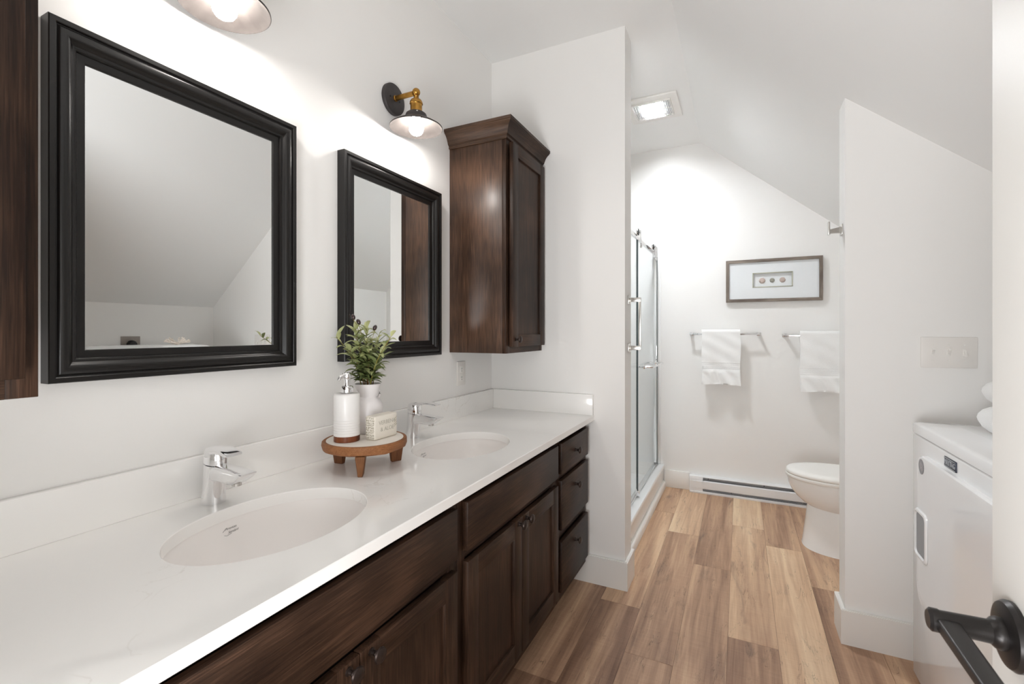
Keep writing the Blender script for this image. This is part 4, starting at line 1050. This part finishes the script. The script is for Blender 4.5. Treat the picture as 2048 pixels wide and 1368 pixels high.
# ================================================================== FAN LIGHT
r = thing('ceiling_fan_light', 'lit square ceiling vent light with louvred grille over the shower', 'light', (-0.52, 3.23, ZC))
b = MB(); b.box(-0.690, -0.353, 3.045, 3.405, ZC-0.014, ZC-0.0003, 0.006, seg=3)
b.build('cover', 'plastic', r)
gx0, gx1, gy0, gy1 = -0.640, -0.404, 3.105, 3.330
gz = ZC-0.0143
b = MB(); b.box(gx0-0.006, gx1+0.006, gy0-0.006, gy0, gz-0.012, gz, 0.001); b.box(gx0-0.006, gx1+0.006, gy1, gy1+0.006, gz-0.012, gz, 0.001); b.box(gx0-0.006, gx0, gy0, gy1, gz-0.012, gz, 0.001); b.box(gx1, gx1+0.006, gy0, gy1, gz-0.012, gz, 0.001)
n = 22
for i in range(n):
    xx = gx0+(i+0.5)*(gx1-gx0)/n; b.box(xx-0.0018, xx+0.0018, gy0, gy1, gz-0.0112, gz-0.0035)
b.box(gx0, gx1, (gy0+gy1)/2-0.0015, (gy0+gy1)/2+0.0015, gz-0.0105, gz-0.004)
b.build('grille', 'plastic', r)
MB().box(gx0, gx1, gy0, gy1, gz-0.0006, gz-0.0001).build('dark_backing', 'grey', r)
MB().box(gx0+0.055, gx1-0.055, gy0+0.045, gy1-0.045, gz-0.0088, gz-0.0008).build('light_lens', 'fanlens', r)

# ================================================================== SWITCH PLATE
r = thing('light_switch_plate', 'white triple light switch plate on the right partition', 'switch', (0.704, YN, 1.128))
MB().box(0.6225, 0.786, YN-0.0065, YN-0.0003, 1.1275, 1.2435, 0.0025).build('cover_plate', 'plate', r)
for i, xx in enumerate((0.658, 0.704, 0.750)):
    up_ = 1 if i < 2 else -1
    o = MB().box(xx-0.0055, xx+0.0055, YN-0.0078, YN-0.0065, 1.1735, 1.1985, 0.0005).build('switch_collar', 'plastic', r)
    b = MB(); zc_ = 1.186
    b.prism([(YN-0.0078, zc_-0.007), (YN-0.0078, zc_+0.007), (YN-0.020, zc_+up_*0.012+0.0035), (YN-0.020, zc_+up_*0.012-0.0035)], 'x', xx-0.0038, xx+0.0038); b.build('toggle', 'plastic', o)
    for zz in (1.215, 1.156):
        b = MB(); b.lathe([(0, 0), (0.0032, 0), (0.0026, -0.0012), (0, -0.0014)], (xx, YN-0.0065, zz), 'y', 12, cap0=False, cap1=False); b.build('screw', 'plastic', o)

# ================================================================== DRYER
ax0, ax1, ay0, ay1 = 0.571, 1.255, 1.455, 2.188; az = 0.893; at_ = 0.945
r = thing('clothes_dryer', 'white front loading dryer against the right partition', 'dryer', ((ax0+ax1)/2, (ay0+ay1)/2, 0))
MB().box(ax0, ax1, ay0, ay1, 0.018, az, 0.006, seg=3).build('cabinet_body', 'appl', r)
b = MB()
rings = []
def rr(x0, x1, y0, y1, z, rad, n=6):
    pts = []
    for cx, cy, a0 in ((x1-rad, y1-rad, 0), (x0+rad, y1-rad, PI/2), (x0+rad, y0+rad, PI), (x1-rad, y0+rad, 1.5*PI)):
        for i in range(n+1): a = a0+PI/2*i/n; pts.append((cx+rad*math.cos(a), cy+rad*math.sin(a), z))
    return pts
b.loft([rr(ax0+0.002, ax1, ay0+0.001, ay1-0.001, az+0.002, 0.012), rr(ax0-0.003, ax1, ay0-0.001, ay1+0.001, az+0.006, 0.014), rr(ax0-0.003, ax1, ay0-0.001, ay1+0.001, az+0.034, 0.014), rr(ax0+0.001, ax1, ay0+0.002, ay1-0.002, az+0.0395, 0.016), rr(ax0+0.010, ax1, ay0+0.010, ay1-0.010, az+0.0425, 0.02), rr(ax0+0.09, ax1-0.03, ay0+0.09, ay1-0.09, az+0.0505, 0.04)])
b.build('top_panel', 'appl', r, angle=40)
for xx in (ax0+0.05, ax1-0.05):
    for yy in (ay0+0.05, ay1-0.05):
        b = MB(); b.lathe([(0, 0), (0.018, 0), (0.018, 0.01), (0.01, 0.012), (0.01, 0.034), (0, 0.034)], (xx, yy, 0.0005), 'z', 16, cap0=False, cap1=False); b.build('leveling_foot', 'rubber', r)
# door: large rounded panel proud of the front
def rrx(x, y0, y1, z0, z1, rad, n=7):
    pts = []
    for cy, cz, a0 in ((y1-rad, z1-rad, 0), (y0+rad, z1-rad, PI/2), (y0+rad, z0+rad, PI), (y1-rad, z0+rad, 1.5*PI)):
        for i in range(n+1): a = a0+PI/2*i/n; pts.append((x, cy+rad*math.cos(a), cz+rad*math.sin(a)))
    return pts
dy0, dy1, dz0, dz1 = ay0+0.032, 2.088, 0.335, 0.842
b = MB(); b.loft([rrx(ax0-0.0005, dy0, dy1, dz0, dz1, 0.055), rrx(ax0-0.012, dy0, dy1, dz0, dz1, 0.055), rrx(ax0-0.017, dy0+0.004, dy1-0.004, dz0+0.004, dz1-0.004, 0.052), rrx(ax0-0.0185, dy0+0.013, dy1-0.013, dz0+0.013, dz1-0.013, 0.046), rrx(ax0-0.0185, dy0+0.03, dy1-0.03, dz0+0.03, dz1-0.03, 0.03)])
dd = b.build('door', 'appl', r, angle=35)
# recessed pull of the door, far side
hy0, hy1, hz0, hz1 = 1.962, 2.086, 0.490, 0.657
b = MB(); b.loft([rrx(ax0-0.0190, hy0+0.008, hy1, hz0, hz1, 0.022), rrx(ax0-0.0245, hy0+0.010, hy1-0.004, hz0+0.004, hz1-0.004, 0.02), rrx(ax0-0.0255, hy0+0.016, hy1-0.010, hz0+0.010, hz1-0.010, 0.018), rrx(ax0-0.0200, hy0+0.019, hy1-0.014, hz0+0.014, hz1-0.014, 0.016)], True, False)
pl_ = b.build('door_pull', 'appl', dd, angle=30)
b = MB(); b.loft([rrx(ax0-0.0205, hy0+0.019, hy1-0.014, hz0+0.014, hz1-0.014, 0.016), rrx(ax0-0.0198, hy0+0.019, hy1-0.014, hz0+0.014, hz1-0.014, 0.016)]); b.build('pull_recess', 'grey', pl_)
b = MB(); b.lathe([(0, -0.0004), (0.0255, -0.0004), (0.0255, -0.0009), (0, -0.0009)], (ax0-0.0185, 2.030, 0.806), 'x', 32, cap0=False, cap1=False)
st_ = b.build('sticker', 'sticker', dd); st_['label'] = 'round grey sticker'
b = MB(); b.loft([[(ax0-0.0185-h_, 2.030+q*math.cos(2*PI*i/32), 0.806+q*math.sin(2*PI*i/32)) for i in range(32)] for q, h_ in ((0.017, 0.0009), (0.017, 0.0013), (0.0235, 0.0013), (0.0235, 0.0009), (0.017, 0.0009))], False, False); b.build('sticker_ring', 'fin', st_)
# badge
by_, bz_ = 1.842, 0.8645
b = MB(); b.box(ax0-0.0035, ax0+0.001, by_-0.043, by_+0.043, bz_-0.0155, bz_+0.0155, 0.001); bd = b.build('badge', 'badge', r); bd['label'] = 'dark metal name badge'
fm2 = Matrix(((0, 0, -1, 0), (-1, 0, 0, 0), (0, 1, 0, 0), (0, 0, 0, 1)))
b = MB(); b.merge(text_mesh('MAYTAG', 0.0205, 0.0004, space=1.0), Matrix.Translation((ax0-0.0039, by_, bz_)) @ fm2 @ Matrix.Diagonal((0.98, 1.1, 1, 1)))
for zz in (bz_-0.0125, bz_+0.0125): b.box(ax0-0.0042, ax0-0.0036, by_-0.040, by_+0.040, zz-0.0007, zz+0.0007)
b.build('badge_letters', 'badget', bd)
# console at the back
cz = at_-0.0015
b = MB()
def cprof(y, k=1.0):
    return [(ax1-0.005, y, cz), (ax1-0.105, y, cz), (ax1-0.105+0.02, y, cz+0.05*k), (ax1-0.045, y, cz+0.205*k), (ax1-0.03, y, cz+0.228*k), (ax1-0.005, y, cz+0.232*k)]
b.loft([cprof(ay0+0.002, 0.86), cprof(ay0+0.010, 0.94), cprof(ay0+0.03, 0.985), cprof(ay0+0.08, 1.0), cprof(ay1-0.08, 1.0), cprof(ay1-0.03, 0.985), cprof(ay1-0.010, 0.94), cprof(ay1-0.002, 0.86)])
cs = b.build('control_console', 'appl', r, angle=30)
b = MB()
b.loft([[(ax1-0.0865+0.0008, y_, cz+0.052), (ax1-0.0485, y_, cz+0.192), (ax1-0.0475, y_, cz+0.192), (ax1-0.084, y_, cz+0.050)] for y_ in (ay0+0.06, ay1-0.06)], smooth=False); b.build('control_panel', 'grey', cs)
for yy in (ay0+0.16, ay1-0.2):
    b = MB(); b.lathe([(0, -0.03), (0.022, -0.03), (0.026, -0.01), (0.03, 0.0), (0, 0.0)], (ax1-0.068, yy, cz+0.12), 'x', 24, cap0=False, cap1=False); b.build('dial', 'appl', cs)

# folded towels and coral on the dryer
def folded(name, x0, x1, y0, y1, z0, h_, label, seed):
    rd = random.Random(seed); b = MB(); rings = []; n = 64
    ph = [rd.uniform(0, 6) for _ in range(4)]
    cx, cy = (x0+x1)/2, (y0+y1)/2
    prof = [(0.76, 0.0), (0.84, 0.05), (0.93, 0.20), (0.985, 0.40), (1.0, 0.52), (0.98, 0.66), (0.92, 0.82), (0.83, 0.94), (0.68, 1.0), (0.35, 1.015), (0.02, 1.02)]
    for k, t in prof:
        ring = []
        for i in range(n):
            a = 2*PI*i/n; u, v = math.cos(a), math.sin(a); e = 0.35
            u = math.copysign(abs(u)**e, u); v = math.copysign(abs(v)**e, v)
            wv = 0.003*math.sin(5*a+ph[0]+t*3)+0.002*math.sin(11*a+ph[1])
            ring.append((cx+((x1-x0)/2*k+wv*k)*u, cy+((y1-y0)/2*k+wv*k)*v, z0+h_*t))
        rings.append(ring)
    b.loft(rings); return tag(b.build(name, 'towel', angle=80), label, 'towel', 'folded white towels on the dryer')
tz0 = az+0.051
folded('folded_towel', 0.676, 0.985, 1.65, 2.052, tz0, 0.088, 'bottom folded white towel of the stack on the dryer', 11)
folded('folded_towel', 0.686, 0.980, 1.66, 2.045, tz0+0.090, 0.080, 'middle folded white towel of the stack on the dryer', 12)
folded('folded_towel', 0.76, 0.97, 1.66, 1.98, tz0+0.172, 0.062, 'top folded white towel of the stack, under the coral', 13)
rd = random.Random(4); b = MB(); c0 = Vector((0.86, 1.80, tz0+0.172+0.064+0.006))
def twig(p, d, ln, rad, depth):
    q = p+d*ln; b.tube([p, p.lerp(q, .5)+Vector((rd.uniform(-1, 1), rd.uniform(-1, 1), rd.uniform(-.3, 1)))*ln*.08, q], [rad, rad*.85, rad*.65], 7)
    if depth:
        for _ in range(3):
            nd = (d+Vector((rd.uniform(-1, 1), rd.uniform(-1, 1), rd.uniform(-.25, .8)))*0.8).normalized(); nd.z = max(nd.z, 0.0)
            twig(q, nd, ln*0.7, rad*0.7, depth-1)
for i in range(6):
    a = i*1.05; twig(c0, Vector((0.5*math.cos(a), math.sin(a), 0.22)).normalized(), 0.034, 0.0095, 2)
tag(b.build('dried_coral', 'coral', angle=60), 'pale branching dried coral resting on the folded towels, seen in the near mirror', 'ornament')

# outlet and plug of the dryer
r = thing('dryer_outlet', 'steel outlet plate with a black plug on the wall behind the dryer', 'outlet', (XK, 1.735, 1.12))
MB().box(XK-0.004, XK-0.0003, 1.678, 1.792, 1.118, 1.233, 0.001).build('cover_plate', 'steelplate', r)
b = MB(); b.lathe([(0, 0), (0.030, 0), (0.030, -0.012), (0.022, -0.03), (0, -0.034)], (XK-0.004, 1.740, 1.176), 'x', 28, cap0=False, cap1=False); b.build('plug', 'rubber', r)
